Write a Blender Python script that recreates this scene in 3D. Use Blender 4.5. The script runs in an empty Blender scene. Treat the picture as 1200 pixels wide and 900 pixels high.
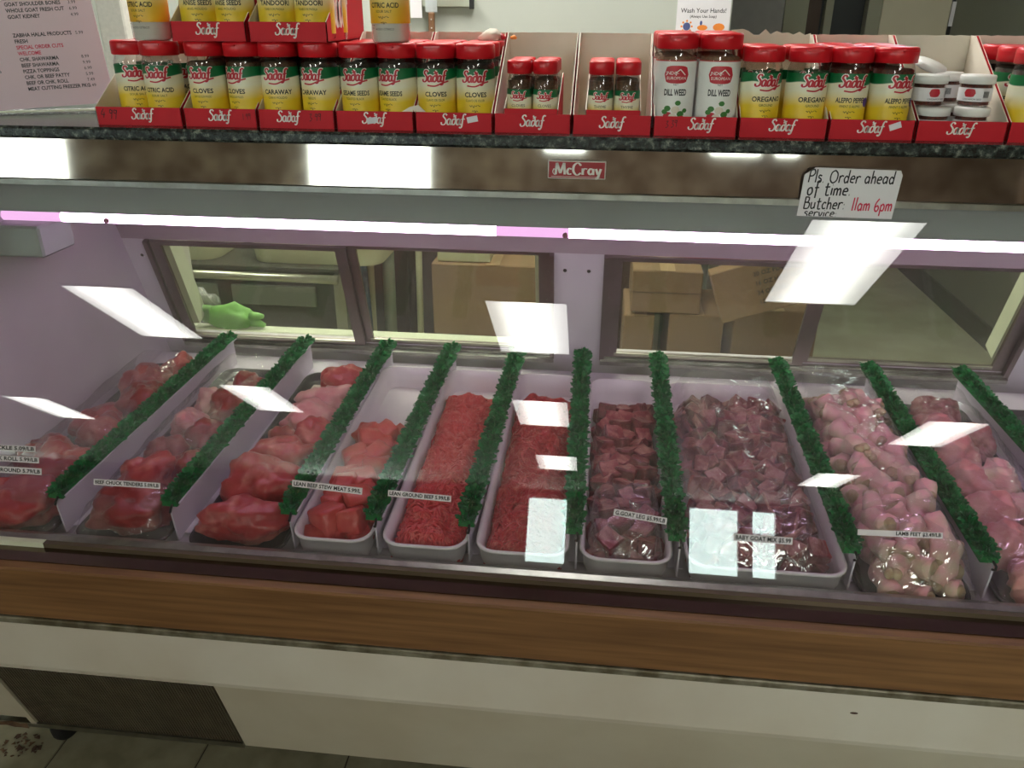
import bpy, math, random
from mathutils import Vector, Matrix, noise
random.seed(7)
C = bpy.context.scene.collection
PI = math.pi

# ------------------------------------------------------------------ camera
F_PX = 958.0
def _n(v):
    l = math.sqrt(sum(a*a for a in v)); return Vector([a/l for a in v])
AX = _n((9400, 478, -F_PX))
AY = _n(((F_PX*F_PX + 478*440)/9400, -440, F_PX))
AZ = AX.cross(AY)
if AZ.y > 0: AZ = -AZ
# rows AX, AY, AZ are the world axes written in camera space (x right, y down, z ahead)
cr = Vector((AX.x, AY.x, AZ.x)); cu = -Vector((AX.y, AY.y, AZ.y)); cf = Vector((AX.z, AY.z, AZ.z))
cam = bpy.data.cameras.new('camera'); cam_o = bpy.data.objects.new('camera', cam); C.objects.link(cam_o)
M4 = Matrix.Identity(4)
for i in range(3):
    M4[i][0] = cr[i]; M4[i][1] = cu[i]; M4[i][2] = -cf[i]
M4[2][3] = 1.42
cam_o.matrix_world = M4
cam.sensor_fit = 'HORIZONTAL'; cam.sensor_width = 36.0; cam.lens = 36.0*F_PX/1200.0
cam.clip_start = 0.02; cam.clip_end = 200
bpy.context.scene.camera = cam_o

# ------------------------------------------------------------------ world and exposure
w = bpy.data.worlds.new('world'); bpy.context.scene.world = w; w.use_nodes = True
w.node_tree.nodes['Background'].inputs[0].default_value = (0.74, 0.87, 1.0, 1)
w.node_tree.nodes['Background'].inputs[1].default_value = 15.0
vs = bpy.context.scene.view_settings
vs.view_transform = 'Standard'; vs.look = 'None'; vs.gamma = 1.0; vs.use_curve_mapping = False
vs.exposure = 0.38
PANEL_E = 11.0      # ceiling panels
TUBE_E = 10.5        # case tube

# ------------------------------------------------------------------ materials
def srgb(r, g, b):
    f = lambda c: (c/255.0/12.92) if c/255.0 <= 0.04045 else ((c/255.0+0.055)/1.055)**2.4
    return (f(r), f(g), f(b), 1.0)
def mat(name, col, rough=0.5, metal=0.0, col2=None, scale=20.0, amt=0.5, bump=0.0, bscale=60.0, stretch=None, detail=4.0, emit=None, estr=0.0, spec=None, sss=0.0, lo=0.35, hi=0.65):
    m = bpy.data.materials.new(name); m.use_nodes = True
    nt = m.node_tree; b = nt.nodes['Principled BSDF']
    b.inputs['Base Color'].default_value = col; b.inputs['Roughness'].default_value = rough; b.inputs['Metallic'].default_value = metal
    if spec is not None: b.inputs['Specular IOR Level'].default_value = spec
    if sss: b.inputs['Subsurface Weight'].default_value = sss; b.inputs['Subsurface Radius'].default_value = (0.01, 0.004, 0.003)
    tc = nt.nodes.new('ShaderNodeTexCoord'); mp = nt.nodes.new('ShaderNodeMapping')
    nt.links.new(tc.outputs['Object'], mp.inputs[0])
    if stretch: mp.inputs['Scale'].default_value = stretch
    if col2 is None: col2 = tuple([c*0.86 for c in col[:3]])+(1,)
    n = nt.nodes.new('ShaderNodeTexNoise'); n.inputs['Scale'].default_value = scale; n.inputs['Detail'].default_value = detail
    nt.links.new(mp.outputs[0], n.inputs['Vector'])
    r = nt.nodes.new('ShaderNodeValToRGB'); r.color_ramp.elements[0].position = lo; r.color_ramp.elements[1].position = hi
    mixc = tuple(col[i]*(1-amt)+col2[i]*amt for i in range(3))+(1,)
    r.color_ramp.elements[0].color = col; r.color_ramp.elements[1].color = mixc
    nt.links.new(n.outputs['Fac'], r.inputs[0]); nt.links.new(r.outputs[0], b.inputs['Base Color'])
    if bump:
        n2 = nt.nodes.new('ShaderNodeTexNoise'); n2.inputs['Scale'].default_value = bscale; n2.inputs['Detail'].default_value = 3
        nt.links.new(mp.outputs[0], n2.inputs['Vector'])
        bp = nt.nodes.new('ShaderNodeBump'); bp.inputs['Strength'].default_value = bump; bp.inputs['Distance'].default_value = 0.004
        nt.links.new(n2.outputs['Fac'], bp.inputs['Height']); nt.links.new(bp.outputs[0], b.inputs['Normal'])
    if emit: b.inputs['Emission Color'].default_value = emit; b.inputs['Emission Strength'].default_value = estr
    return m
def thin_glass(name, tint=(1, 1, 1, 1), f0=0.04, rough=0.0, bump=0.0, bscale=30.0, haze=0.0, hazecol=(.8, .8, .8, 1)):
    m = bpy.data.materials.new(name); m.use_nodes = True; nt = m.node_tree
    for n in list(nt.nodes): nt.nodes.remove(n)
    out = nt.nodes.new('ShaderNodeOutputMaterial'); mx = nt.nodes.new('ShaderNodeMixShader')
    tr = nt.nodes.new('ShaderNodeBsdfTransparent'); gl = nt.nodes.new('ShaderNodeBsdfGlossy')
    tr.inputs[0].default_value = tint; gl.inputs['Roughness'].default_value = rough
    lw = nt.nodes.new('ShaderNodeLayerWeight'); lw.inputs[0].default_value = 0.5
    p = nt.nodes.new('ShaderNodeMath'); p.operation = 'POWER'; p.inputs[1].default_value = 5
    q = nt.nodes.new('ShaderNodeMath'); q.operation = 'MULTIPLY_ADD'; q.inputs[1].default_value = 1-f0; q.inputs[2].default_value = f0
    nt.links.new(lw.outputs['Facing'], p.inputs[0]); nt.links.new(p.outputs[0], q.inputs[0]); nt.links.new(q.outputs[0], mx.inputs[0])
    nt.links.new(tr.outputs[0], mx.inputs[1]); nt.links.new(gl.outputs[0], mx.inputs[2])
    if bump:
        tc = nt.nodes.new('ShaderNodeTexCoord'); n2 = nt.nodes.new('ShaderNodeTexNoise'); n2.inputs['Scale'].default_value = bscale
        n2.inputs['Distortion'].default_value = 1.5
        nt.links.new(tc.outputs['Object'], n2.inputs['Vector'])
        bp = nt.nodes.new('ShaderNodeBump'); bp.inputs['Strength'].default_value = bump; bp.inputs['Distance'].default_value = 0.01
        nt.links.new(n2.outputs['Fac'], bp.inputs['Height'])
        nt.links.new(bp.outputs[0], gl.inputs['Normal'])
    last = mx
    if haze:
        df = nt.nodes.new('ShaderNodeBsdfDiffuse'); df.inputs[0].default_value = hazecol
        m2 = nt.nodes.new('ShaderNodeMixShader'); m2.inputs[0].default_value = haze
        nt.links.new(mx.outputs[0], m2.inputs[1]); nt.links.new(df.outputs[0], m2.inputs[2]); last = m2
    nt.links.new(last.outputs[0], out.inputs[0])
    return m
def ramp_z(name, stops, wave=0.0, rough=0.4):
    """printed label: colours change with the label's own height (object space z)"""
    m = bpy.data.materials.new(name); m.use_nodes = True; nt = m.node_tree; b = nt.nodes['Principled BSDF']
    b.inputs['Roughness'].default_value = rough
    tc = nt.nodes.new('ShaderNodeTexCoord'); sx = nt.nodes.new('ShaderNodeSeparateXYZ'); nt.links.new(tc.outputs['Object'], sx.inputs[0])
    s = nt.nodes.new('ShaderNodeMath'); s.operation = 'MULTIPLY'; s.inputs[1].default_value = 110.0; nt.links.new(sx.outputs['X'], s.inputs[0])
    sn = nt.nodes.new('ShaderNodeMath'); sn.operation = 'SINE'; nt.links.new(s.outputs[0], sn.inputs[0])
    a = nt.nodes.new('ShaderNodeMath'); a.operation = 'MULTIPLY_ADD'; a.inputs[1].default_value = wave
    nt.links.new(sn.outputs[0], a.inputs[0]); nt.links.new(sx.outputs['Z'], a.inputs[2])
    mr = nt.nodes.new('ShaderNodeMapRange'); mr.inputs[1].default_value = 0.0; mr.inputs[2].default_value = 0.15
    nt.links.new(a.outputs[0], mr.inputs[0])
    r = nt.nodes.new('ShaderNodeValToRGB'); e = r.color_ramp.elements
    e[0].position = stops[0][0]/0.15; e[0].color = stops[0][1]; e[1].position = stops[-1][0]/0.15; e[1].color = stops[-1][1]
    for z, c in stops[1:-1]:
        k = e.new(z/0.15); k.color = c
    nt.links.new(mr.outputs[0], r.inputs[0]); nt.links.new(r.outputs[0], b.inputs['Base Color'])
    return m
def emis(name, col, strength):
    m = bpy.data.materials.new(name); m.use_nodes = True; nt = m.node_tree
    nt.nodes.remove(nt.nodes['Principled BSDF']); e = nt.nodes.new('ShaderNodeEmission'); e.inputs[0].default_value = col; e.inputs[1].default_value = strength
    nt.links.new(e.outputs[0], nt.nodes['Material Output'].inputs[0]); return m

def panel_mat(name, col, strength):
    '''prismatic diffuser: brighter along the middle where the tubes sit behind it'''
    m = emis(name, col, strength); nt = m.node_tree; e = nt.nodes['Emission']
    tc = nt.nodes.new('ShaderNodeTexCoord'); sx = nt.nodes.new('ShaderNodeSeparateXYZ'); nt.links.new(tc.outputs['Object'], sx.inputs[0])
    a = nt.nodes.new('ShaderNodeMath'); a.operation = 'ABSOLUTE'; nt.links.new(sx.outputs['X'], a.inputs[0])
    r = nt.nodes.new('ShaderNodeMapRange'); r.inputs[1].default_value = .05; r.inputs[2].default_value = .29; r.inputs[3].default_value = strength*1.6; r.inputs[4].default_value = strength*.55
    r.interpolation_type = 'SMOOTHSTEP'; nt.links.new(a.outputs[0], r.inputs[0]); nt.links.new(r.outputs[0], e.inputs['Strength']); return m
M = dict(
 wallp=mat('wall_paint', srgb(184, 187, 176), .6, col2=srgb(176, 180, 170), scale=3),
 wallolive=mat('olive_wall_paint', srgb(150, 148, 128), .6, scale=3),
 ceil=mat('ceiling_tile_white', srgb(225, 222, 212), .9, scale=90, amt=.6),
 floor=mat('vinyl_tile', srgb(146, 142, 118), .45, col2=srgb(108, 102, 78), scale=14, detail=8, amt=.7, bump=.05),
 grout=mat('tile_joint_dirt', srgb(70, 64, 50), .8),
 floorback=mat('back_room_floor', srgb(196, 194, 168), .5, col2=srgb(150, 146, 120), scale=5, detail=6),
 enamel=mat('cream_enamel', srgb(214, 208, 194), .38, col2=srgb(200, 190, 172), scale=4, detail=7, amt=.8),
 enamel_shade=mat('cream_enamel_shaded', srgb(198, 190, 170), .4, col2=srgb(184, 174, 152), scale=5, detail=7, amt=.8),  # cream enamel darkened to stand in for shade on the inward-sloping lower panel
 caseint=mat('white_case_lining', srgb(214, 208, 214), .45, col2=srgb(196, 190, 198), scale=6),
 housing=mat('grey_green_housing_paint', srgb(150, 158, 152), .6, scale=4),
 steel=mat('brushed_steel_band', srgb(168, 158, 150), .045, 1.0, col2=srgb(142, 128, 118), scale=4, detail=6, stretch=(.5, 1, 1.5)),
 ledgereflect=mat('ledge_strip_reflection', srgb(92, 80, 62), .3, scale=6), steeldark=mat('dark_polished_ledge', srgb(120, 106, 92), .16, 1.0, scale=6),  # the strip's brown stands in for the glass's reflection along the ledge
 alu=mat('aluminium_trim', srgb(176, 176, 170), .3, 1.0, col2=srgb(120, 120, 112), scale=30),
 frame=mat('aluminium_frame_brown', srgb(150, 138, 136), .35, .8, col2=srgb(110, 100, 98), scale=8),
 sill=mat('cream_sill', srgb(226, 230, 204), .5, scale=9),
 blackp=mat('black_plastic', srgb(22, 22, 22), .45),
 rubber=mat('black_rubber', srgb(26, 25, 24), .7),
 grille=mat('grille_dark_metal', srgb(104, 94, 78), .5, .2, col2=srgb(70, 60, 48), scale=25),
 rust=mat('rusty_metal', srgb(110, 84, 60), .8, col2=srgb(60, 40, 28), scale=40, amt=1),
 divider=mat('white_divider_plastic', srgb(222, 214, 226), .4, scale=5),
 pan=mat('white_pan_plastic', srgb(226, 220, 222), .35, col2=srgb(214, 206, 206), scale=6),
 darktray=mat('dark_tray_plastic', srgb(62, 56, 60), .35),
 green=mat('parsley_green_plastic', srgb(16, 132, 62), .5, col2=srgb(8, 84, 40), scale=60, amt=1, detail=2),
 red=mat('red_card', srgb(200, 26, 40), .6, spec=.3, col2=srgb(182, 24, 38), scale=8),
 card=mat('white_card', srgb(226, 216, 200), .75, col2=srgb(206, 194, 176), scale=12),
 cap=mat('red_cap_plastic', srgb(206, 24, 36), .3, scale=10),
 whitelid=mat('white_lid_plastic', srgb(230, 228, 224), .3),
 paper=mat('white_paper', srgb(228, 224, 226), .6, scale=8),
 menup=mat('menu_paper_laminated', srgb(226, 200, 206), .25, col2=srgb(214, 190, 204), scale=3),
 ink=mat('black_ink', srgb(24, 22, 26), .6), inkred=mat('red_ink', srgb(214, 50, 84), .6), inkblue=mat('blue_ink', srgb(80, 90, 140), .6),
 inkmark=mat('dark_marker', srgb(60, 10, 16), .6),
 logored=mat('logo_red', srgb(190, 30, 46), .4), logowhite=mat('logo_white', srgb(238, 228, 220), .4),
 badge=mat('badge_red_enamel', srgb(150, 24, 36), .3), silver=mat('badge_silver', srgb(214, 206, 200), .3, .6),
 cardboard=mat('cardboard', srgb(150, 120, 88), .8, col2=srgb(132, 102, 72), scale=7),
 boxtape=mat('box_tape', srgb(188, 156, 116), .35),
 cream=mat('cream_plastic', srgb(206, 204, 170), .45, scale=6), darkwood=mat('dark_brown_wood', srgb(70, 50, 38), .6, scale=10),
 steelbk=mat('steel_bar', srgb(190, 190, 172), .3, .9), concrete=mat('dark_backroom_panel', srgb(74, 74, 60), .7, scale=6),
 palepanel=mat('pale_panel', srgb(136, 144, 128), .6, scale=5), bluec=mat('blue_cloth', srgb(110, 140, 168), .8, col2=srgb(50, 80, 110), scale=30, amt=1),
 glove=mat('lime_glove', srgb(146, 206, 112), .55, col2=srgb(116, 178, 84), scale=30), redthing=mat('red_bag_plastic', srgb(180, 50, 44), .4),
 rose=mat('rose_plastic', srgb(170, 110, 128), .4), bluecap=mat('blue_cap', srgb(26, 46, 160), .4), wire=mat('white_wire', srgb(226, 226, 218), .4),
 handle=mat('knife_handle_wood', srgb(120, 84, 54), .5), blade=mat('knife_steel', srgb(210, 212, 210), .3, .9),
 orange=mat('orange_paper', srgb(240, 140, 50), .6), purple=mat('purple_seal', srgb(70, 40, 130), .5),
 greenprint=mat('green_print', srgb(60, 120, 50), .5), brownprint=mat('brown_print', srgb(120, 60, 40), .5),
 shelfm=mat('shop_shelving', srgb(206, 192, 178), .6, col2=srgb(140, 122, 110), scale=3, amt=1, detail=8),
 # meat
 beef=mat('beef_red', srgb(170, 58, 60), .3, col2=srgb(200, 118, 110), scale=30, amt=.9, detail=10, stretch=(1, .45, 1), bump=.5, bscale=60, lo=.5, hi=.64, sss=.08),
 beefdark=mat('beef_dark', srgb(140, 34, 36), .3, col2=srgb(196, 110, 104), scale=18, amt=.7, detail=10, stretch=(1, .5, 1), bump=.5, bscale=60, lo=.5, hi=.64, sss=.08),
 stew=mat('stew_beef', srgb(184, 58, 54), .35, col2=srgb(206, 100, 90), scale=40, amt=.8, detail=8, bump=.4, bscale=80, sss=.1),
 ground=mat('ground_beef_red', srgb(206, 72, 72), .36, col2=srgb(220, 120, 110), scale=90, amt=.9, detail=3, bump=.15, bscale=200, lo=.48, hi=.7, sss=.1),
 grounddark=mat('ground_beef_dark', srgb(178, 44, 52), .36, col2=srgb(206, 100, 96), scale=90, amt=.9, detail=3, bump=.15, bscale=200, lo=.5, hi=.7, sss=.1),
 goat=mat('goat_dark', srgb(100, 30, 42), .3, col2=srgb(140, 68, 76), scale=60, amt=1, detail=6, bump=.4, bscale=90, lo=.45, hi=.68, sss=.08),
 goatcut=mat('goat_cut_face', srgb(132, 50, 60), .28, col2=srgb(190, 128, 122), scale=45, amt=1, detail=8, bump=.35, bscale=80, lo=.45, hi=.65, sss=.08),
 goatfat=mat('goat_fat', srgb(190, 136, 134), .35, col2=srgb(150, 74, 76), scale=50, amt=1, detail=6, bump=.3),
 foot=mat('lamb_foot_skin', srgb(236, 172, 176), .35, col2=srgb(214, 196, 168), scale=26, amt=1, detail=6, bump=.4, bscale=70, sss=.12),
 footend=mat('lamb_foot_knuckle', srgb(206, 194, 158), .45, col2=srgb(176, 150, 116), scale=60, amt=1, bump=.4),
 pinkmeat=mat('pale_pink_meat', srgb(206, 128, 130), .35, col2=srgb(222, 176, 164), scale=22, amt=.9, detail=8, bump=.35, bscale=50, sss=.1),
 cardred=mat('panel', srgb(200, 190, 180), .5),
)
M['glass'] = thin_glass('clear_front_glass', (.97, .985, .975, 1), .045, haze=.010, hazecol=(.9, .9, .88, 1))
M['backglass'] = thin_glass('sliding_window_glass', (.88, .90, .82, 1), .04, haze=.02)
M['jarglass'] = thin_glass('clear_jar_plastic', (.93, .93, .92, 1), .07, rough=.05)
M['film'] = thin_glass('cling_film', (.98, .97, .98, 1), .11, rough=.05, bump=.7, bscale=16, haze=.045, hazecol=(.9, .84, .86, 1))
M['clearplastic'] = thin_glass('clear_bag', (.95, .95, .95, 1), .10, rough=.15, bump=1.0, bscale=50, haze=.15)
M['panel_e'] = panel_mat('ceiling_panel_diffuser', (1, .985, .93, 1), PANEL_E)
M['tube_e'] = emis('pink_white_tube', (1.0, .66, 1.0, 1), TUBE_E)
M['tube_pink'] = emis('pink_tube_end', (.80, .42, .75, 1), 1.1)
# wood: stretched grain
def wood():
    m = mat('oak_laminate', srgb(134, 96, 58), .5, col2=srgb(104, 70, 38), scale=5, amt=1, detail=8, stretch=(.8, 20, 22), lo=.35, hi=.7)
    return m
M['wood'] = wood()
def granite():
    m = bpy.data.materials.new('dark_granite'); m.use_nodes = True; nt = m.node_tree; b = nt.nodes['Principled BSDF']; b.inputs['Roughness'].default_value = .22
    tc = nt.nodes.new('ShaderNodeTexCoord')
    n = nt.nodes.new('ShaderNodeTexNoise'); n.inputs['Scale'].default_value = 95; n.inputs['Detail'].default_value = 6; n.inputs['Roughness'].default_value = .7
    nt.links.new(tc.outputs['Object'], n.inputs['Vector'])
    r = nt.nodes.new('ShaderNodeValToRGB'); e = r.color_ramp.elements
    e[0].position = .42; e[0].color = srgb(20, 22, 24); e[1].position = .70; e[1].color = srgb(130, 134, 122)
    k = e.new(.55); k.color = srgb(52, 60, 56)
    nt.links.new(n.outputs['Fac'], r.inputs[0]); nt.links.new(r.outputs[0], b.inputs['Base Color']); return m
M['granite'] = granite()
Y0, Y1, GR, CW = srgb(232, 196, 40), srgb(228, 214, 130), srgb(10, 104, 56), srgb(232, 226, 200)
M['label'] = ramp_z('spice_label_print', [(0.010, Y0), (0.042, Y0), (0.064, CW), (0.0755, CW), (0.0765, GR), (0.11, GR)], wave=.0025)
M['label_s'] = ramp_z('small_spice_label_print', [(0.006, Y0), (0.022, Y0), (0.036, CW), (0.0455, CW), (0.0465, GR), (0.07, GR)], wave=.002)
M['label_d'] = ramp_z('dill_label_print', [(0.006, srgb(232, 230, 226)), (0.1045, srgb(232, 230, 226)), (0.1055, srgb(190, 40, 44)), (0.12, srgb(190, 40, 44))])
M['label_c'] = ramp_z('citric_label_print', [(0.028, srgb(236, 178, 30)), (0.05, srgb(232, 190, 60)), (0.066, srgb(232, 214, 140)), (0.0755, CW), (0.0765, GR), (0.11, GR)], wave=.0025)
M['cn_white'] = mat('white_crystals', srgb(226, 222, 212), .8)
for nm, c1, c2 in (('cn_brown', (104, 74, 50), (70, 46, 30)), ('cn_dark', (62, 50, 40), (34, 28, 24)), ('cn_clove', (60, 36, 28), (28, 18, 14)), ('cn_aleppo', (112, 44, 28), (70, 26, 18)), ('cn_herb', (196, 190, 160), (150, 150, 110)), ('cn_dill', (150, 110, 92), (120, 90, 60))):
    M[nm] = mat(nm[3:]+'_spice', srgb(*c1), .8, col2=srgb(*c2), scale=260, amt=1, detail=2)


# ------------------------------------------------------------------ mesh builder
class MB:
    def __init__(s): s.v = []; s.f = []; s.m = []; s.sm = []
    def add(s, vs, fs, mi=0, smooth=False, tf=None):
        b = len(s.v)
        s.v += [tuple(tf @ Vector(p)) if tf else tuple(p) for p in vs]
        for f in fs: s.f.append(tuple(b+i for i in f)); s.m.append(mi); s.sm.append(smooth)
        return s
    def box(s, x0, x1, y0, y1, z0, z1, mi=0, tf=None, bev=0.0):
        if bev > 0:
            b = min(bev, (x1-x0)*.45, (y1-y0)*.45, (z1-z0)*.45)
            pts = []; cs = [(x0, x1), (y0, y1), (z0, z1)]
            idx = {}
            for cx in (0, 1):
                for cy in (0, 1):
                    for cz in (0, 1):
                        c = (cx, cy, cz)
                        for ax in range(3):
                            p = []
                            for k in range(3):
                                val = cs[k][c[k]]
                                if k != ax: val += b if c[k] == 0 else -b
                                p.append(val)
                            idx[(c, ax)] = len(pts); pts.append(p)
            fs = []
            for ax in range(3):
                for sd in (0, 1):
                    a1, a2 = [(1, 2), (2, 0), (0, 1)][ax]
                    q = []
                    for (u, v) in ((0, 0), (1, 0), (1, 1), (0, 1)):
                        c = [0, 0, 0]; c[ax] = sd; c[a1] = u; c[a2] = v; q.append(idx[(tuple(c), ax)])
                    fs.append(q if sd else q[::-1])
            for cx in (0, 1):
                for cy in (0, 1):
                    for cz in (0, 1):
                        t = [idx[((cx, cy, cz), a)] for a in range(3)]
                        fs.append(t if (cx+cy+cz) % 2 == 1 else t[::-1])
            for ax in range(3):
                a1, a2 = [(1, 2), (2, 0), (0, 1)][ax]
                for u in (0, 1):
                    for v in (0, 1):
                        c0 = [0, 0, 0]; c0[a1] = u; c0[a2] = v; c1 = list(c0); c1[ax] = 1
                        q = [idx[(tuple(c0), a1)], idx[(tuple(c1), a1)], idx[(tuple(c1), a2)], idx[(tuple(c0), a2)]]
                        fs.append(q if (u+v) % 2 == 1 else q[::-1])
            return s.add(pts, fs, mi, False, tf)
        vs = [(x, y, z) for x in (x0, x1) for y in (y0, y1) for z in (z0, z1)]
        return s.add(vs, [(0, 1, 3, 2), (4, 6, 7, 5), (0, 4, 5, 1), (2, 3, 7, 6), (0, 2, 6, 4), (1, 5, 7, 3)], mi, False, tf)
    def prism(s, poly, axis, a, b, mi=0, tf=None, mi_a=None, mi_b=None):
        """poly: 2D outline; extruded along axis from a to b"""
        n = len(poly)
        def P(p, t): return {'x': (t, p[0], p[1]), 'y': (p[0], t, p[1]), 'z': (p[0], p[1], t)}[axis]
        vs = [P(p, a) for p in poly]+[P(p, b) for p in poly]
        s.add(vs, [(i, (i+1) % n, n+(i+1) % n, n+i) for i in range(n)], mi, False, tf)
        s.add([P(p, a) for p in poly], [tuple(range(n))[::-1]], mi if mi_a is None else mi_a, False, tf)
        s.add([P(p, b) for p in poly], [tuple(range(n))], mi if mi_b is None else mi_b, False, tf)
        return s
    def lathe(s, prof, n=24, mi=0, tf=None, a0=0.0, a1=2*PI, smooth=True):
        full = abs(a1-a0-2*PI) < 1e-6; k = n if full else n+1
        vs = [(r*math.cos(a0+(a1-a0)*i/n), r*math.sin(a0+(a1-a0)*i/n), z) for r, z in prof for i in range(k)]
        fs = []
        for j in range(len(prof)-1):
            for i in range(n):
                i2 = (i+1) % k
                fs.append((j*k+i, j*k+i2, (j+1)*k+i2, (j+1)*k+i))
        return s.add(vs, fs, mi, smooth, tf)
    def tube(s, pts, r, n=8, mi=0, tf=None, caps=True):
        pts = [Vector(p) for p in pts]; rr = r if isinstance(r, (list, tuple)) else [r]*len(pts)
        vs = []; up = Vector((0.13, 0.2, 1)).normalized(); prev = None
        for i, p in enumerate(pts):
            t = (pts[min(i+1, len(pts)-1)]-pts[max(i-1, 0)]).normalized()
            u = t.cross(up if prev is None else prev.cross(t)) if prev is None else (prev-t*prev.dot(t))
            if u.length < 1e-6: u = t.orthogonal()
            u.normalize(); prev = u; v = t.cross(u)
            for k in range(n):
                a = 2*PI*k/n; vs.append(p+(u*math.cos(a)+v*math.sin(a))*rr[i])
        fs = [(i*n+k, i*n+(k+1) % n, (i+1)*n+(k+1) % n, (i+1)*n+k) for i in range(len(pts)-1) for k in range(n)]
        if caps: fs += [tuple(range(n))[::-1], tuple((len(pts)-1)*n+k for k in range(n))]
        return s.add([tuple(x) for x in vs], fs, mi, True, tf)
    def build(s, name, mats, parent=None, loc=None):
        """vertices are in the parent's own space"""
        me = bpy.data.meshes.new(name); me.from_pydata(s.v, [], s.f)
        for m_ in (mats if isinstance(mats, (list, tuple)) else [mats]): me.materials.append(m_)
        me.polygons.foreach_set('material_index', s.m); me.polygons.foreach_set('use_smooth', s.sm); me.update()
        o = bpy.data.objects.new(name, me); C.objects.link(o)
        if parent: o.parent = parent
        if loc: o.location = loc
        return o
def tag(o, label=None, cat=None, group=None, kind=None):
    if label: o['label'] = label
    if cat: o['category'] = cat
    if group: o['group'] = group
    if kind: o['kind'] = kind
    return o
def empty(name, loc, label, cat, group=None, rot=(0, 0, 0)):
    o = bpy.data.objects.new(name, None); C.objects.link(o); o.location = loc; o.rotation_euler = rot; o.empty_display_size = .02
    return tag(o, label, cat, group)
def struct(name, mb, m, parent=None):
    o = mb.build(name, m, parent); o['kind'] = 'structure'; return o
KIDS = {}
def kids(o):
    return list(o.children)
def dup(o, loc, rot, label, group=None, parent=None):
    c = o.copy(); C.objects.link(c); c.location = loc; c.rotation_euler = rot
    if label: c['label'] = label
    if group: c['group'] = group
    def rec(src, dst):
        for ch in kids(src):
            d = ch.copy(); C.objects.link(d); d.parent = dst; rec(ch, d)
    rec(o, c); return c
def rrect(w, h, r, n=5, cx=0, cy=0):
    out = []
    for (sx, sy, a0) in ((1, 1, 0), (-1, 1, PI/2), (-1, -1, PI), (1, -1, 1.5*PI)):
        for i in range(n+1):
            a = a0+PI/2*i/n; out.append((cx+sx*(w/2-r)+r*math.cos(a), cy+sy*(h/2-r)+r*math.sin(a)))
    return out

# ------------------------------------------------------------------ lettering
def text_flat(txt, size, bold=0.0, align='CENTER', shear=0.0, space=1.0):
    cu_ = bpy.data.curves.new('t', 'FONT'); cu_.body = txt; cu_.size = size; cu_.offset = bold; cu_.align_x = align; cu_.shear = shear; cu_.space_character = space
    cu_.resolution_u = 2; cu_.fill_mode = 'FRONT' if hasattr(cu_, 'fill_mode') else cu_.fill_mode
    o = bpy.data.objects.new('t', cu_); C.objects.link(o)
    dg = bpy.context.evaluated_depsgraph_get(); me = bpy.data.meshes.new_from_object(o.evaluated_get(dg))
    vs = [(v.co.x, v.co.y) for v in me.vertices]; fs = [tuple(p.vertices) for p in me.polygons]
    bpy.data.objects.remove(o); bpy.data.curves.remove(cu_); bpy.data.meshes.remove(me)
    return vs, fs
def smooth(pts, n=5):
    out = []
    for i in range(len(pts)-1):
        p0 = pts[max(i-1, 0)]; p1 = pts[i]; p2 = pts[i+1]; p3 = pts[min(i+2, len(pts)-1)]
        for k in range(n):
            t = k/n
            out.append(tuple(.5*((2*p1[j])+(-p0[j]+p2[j])*t+(2*p0[j]-5*p1[j]+4*p2[j]-p3[j])*t*t+(-p0[j]+3*p1[j]-3*p2[j]+p3[j])*t**3) for j in (0, 1)))
    out.append(pts[-1]); return out
def strokes(paths, wd, thin=None, size=1.0, ox=0, oy=0, slant=0.0):
    """pen strokes as flat ribbons; thin: width of horizontal strokes"""
    vs = []; fs = []
    for path in paths:
        p = smooth(path) if len(path) > 2 else path
        b = len(vs)
        for i, q in enumerate(p):
            a = p[max(i-1, 0)]; c = p[min(i+1, len(p)-1)]
            dx, dy = c[0]-a[0], c[1]-a[1]; l = math.hypot(dx, dy) or 1; dx /= l; dy /= l
            ww = wd if thin is None else thin+(wd-thin)*abs(dy)
            for sg in (1, -1):
                x = q[0]-dy*ww/2*sg; y = q[1]+dx*ww/2*sg
                vs.append((ox+size*(x+slant*y), oy+size*y))
        fs += [(b+2*i, b+2*i+1, b+2*i+3, b+2*i+2) for i in range(len(p)-1)]
    return vs, fs
def off(paths, dx): return [[(x+dx, y) for x, y in p] for p in paths]
_a = [[(.30, .46), (.18, .56), (.03, .42), (.02, .16), (.13, .02), (.26, .12), (.32, .48)], [(.33, .55), (.31, .2), (.38, .04), (.48, .10)]]
_dd = [[(.30, .46), (.18, .56), (.03, .42), (.02, .16), (.13, .02), (.28, .14), (.34, .45), (.27, .75), (.08, .96)], [(.10, .72), (.38, .86)]]
SCRIPT = [[(.48, .86), (.36, 1.0), (.20, .96), (.14, .78), (.30, .60), (.43, .40), (.38, .12), (.18, .0), (.02, .08), (.0, .24)]]
SCRIPT += off(_a, .54)+off(_dd, 1.02)+off(_a, 1.43)+off([[(.50, .92), (.38, 1.0), (.26, .86), (.22, .4), (.17, -.12), (.04, -.26), (-.04, -.16)], [(.08, .52), (.42, .56)]], 1.80)
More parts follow.
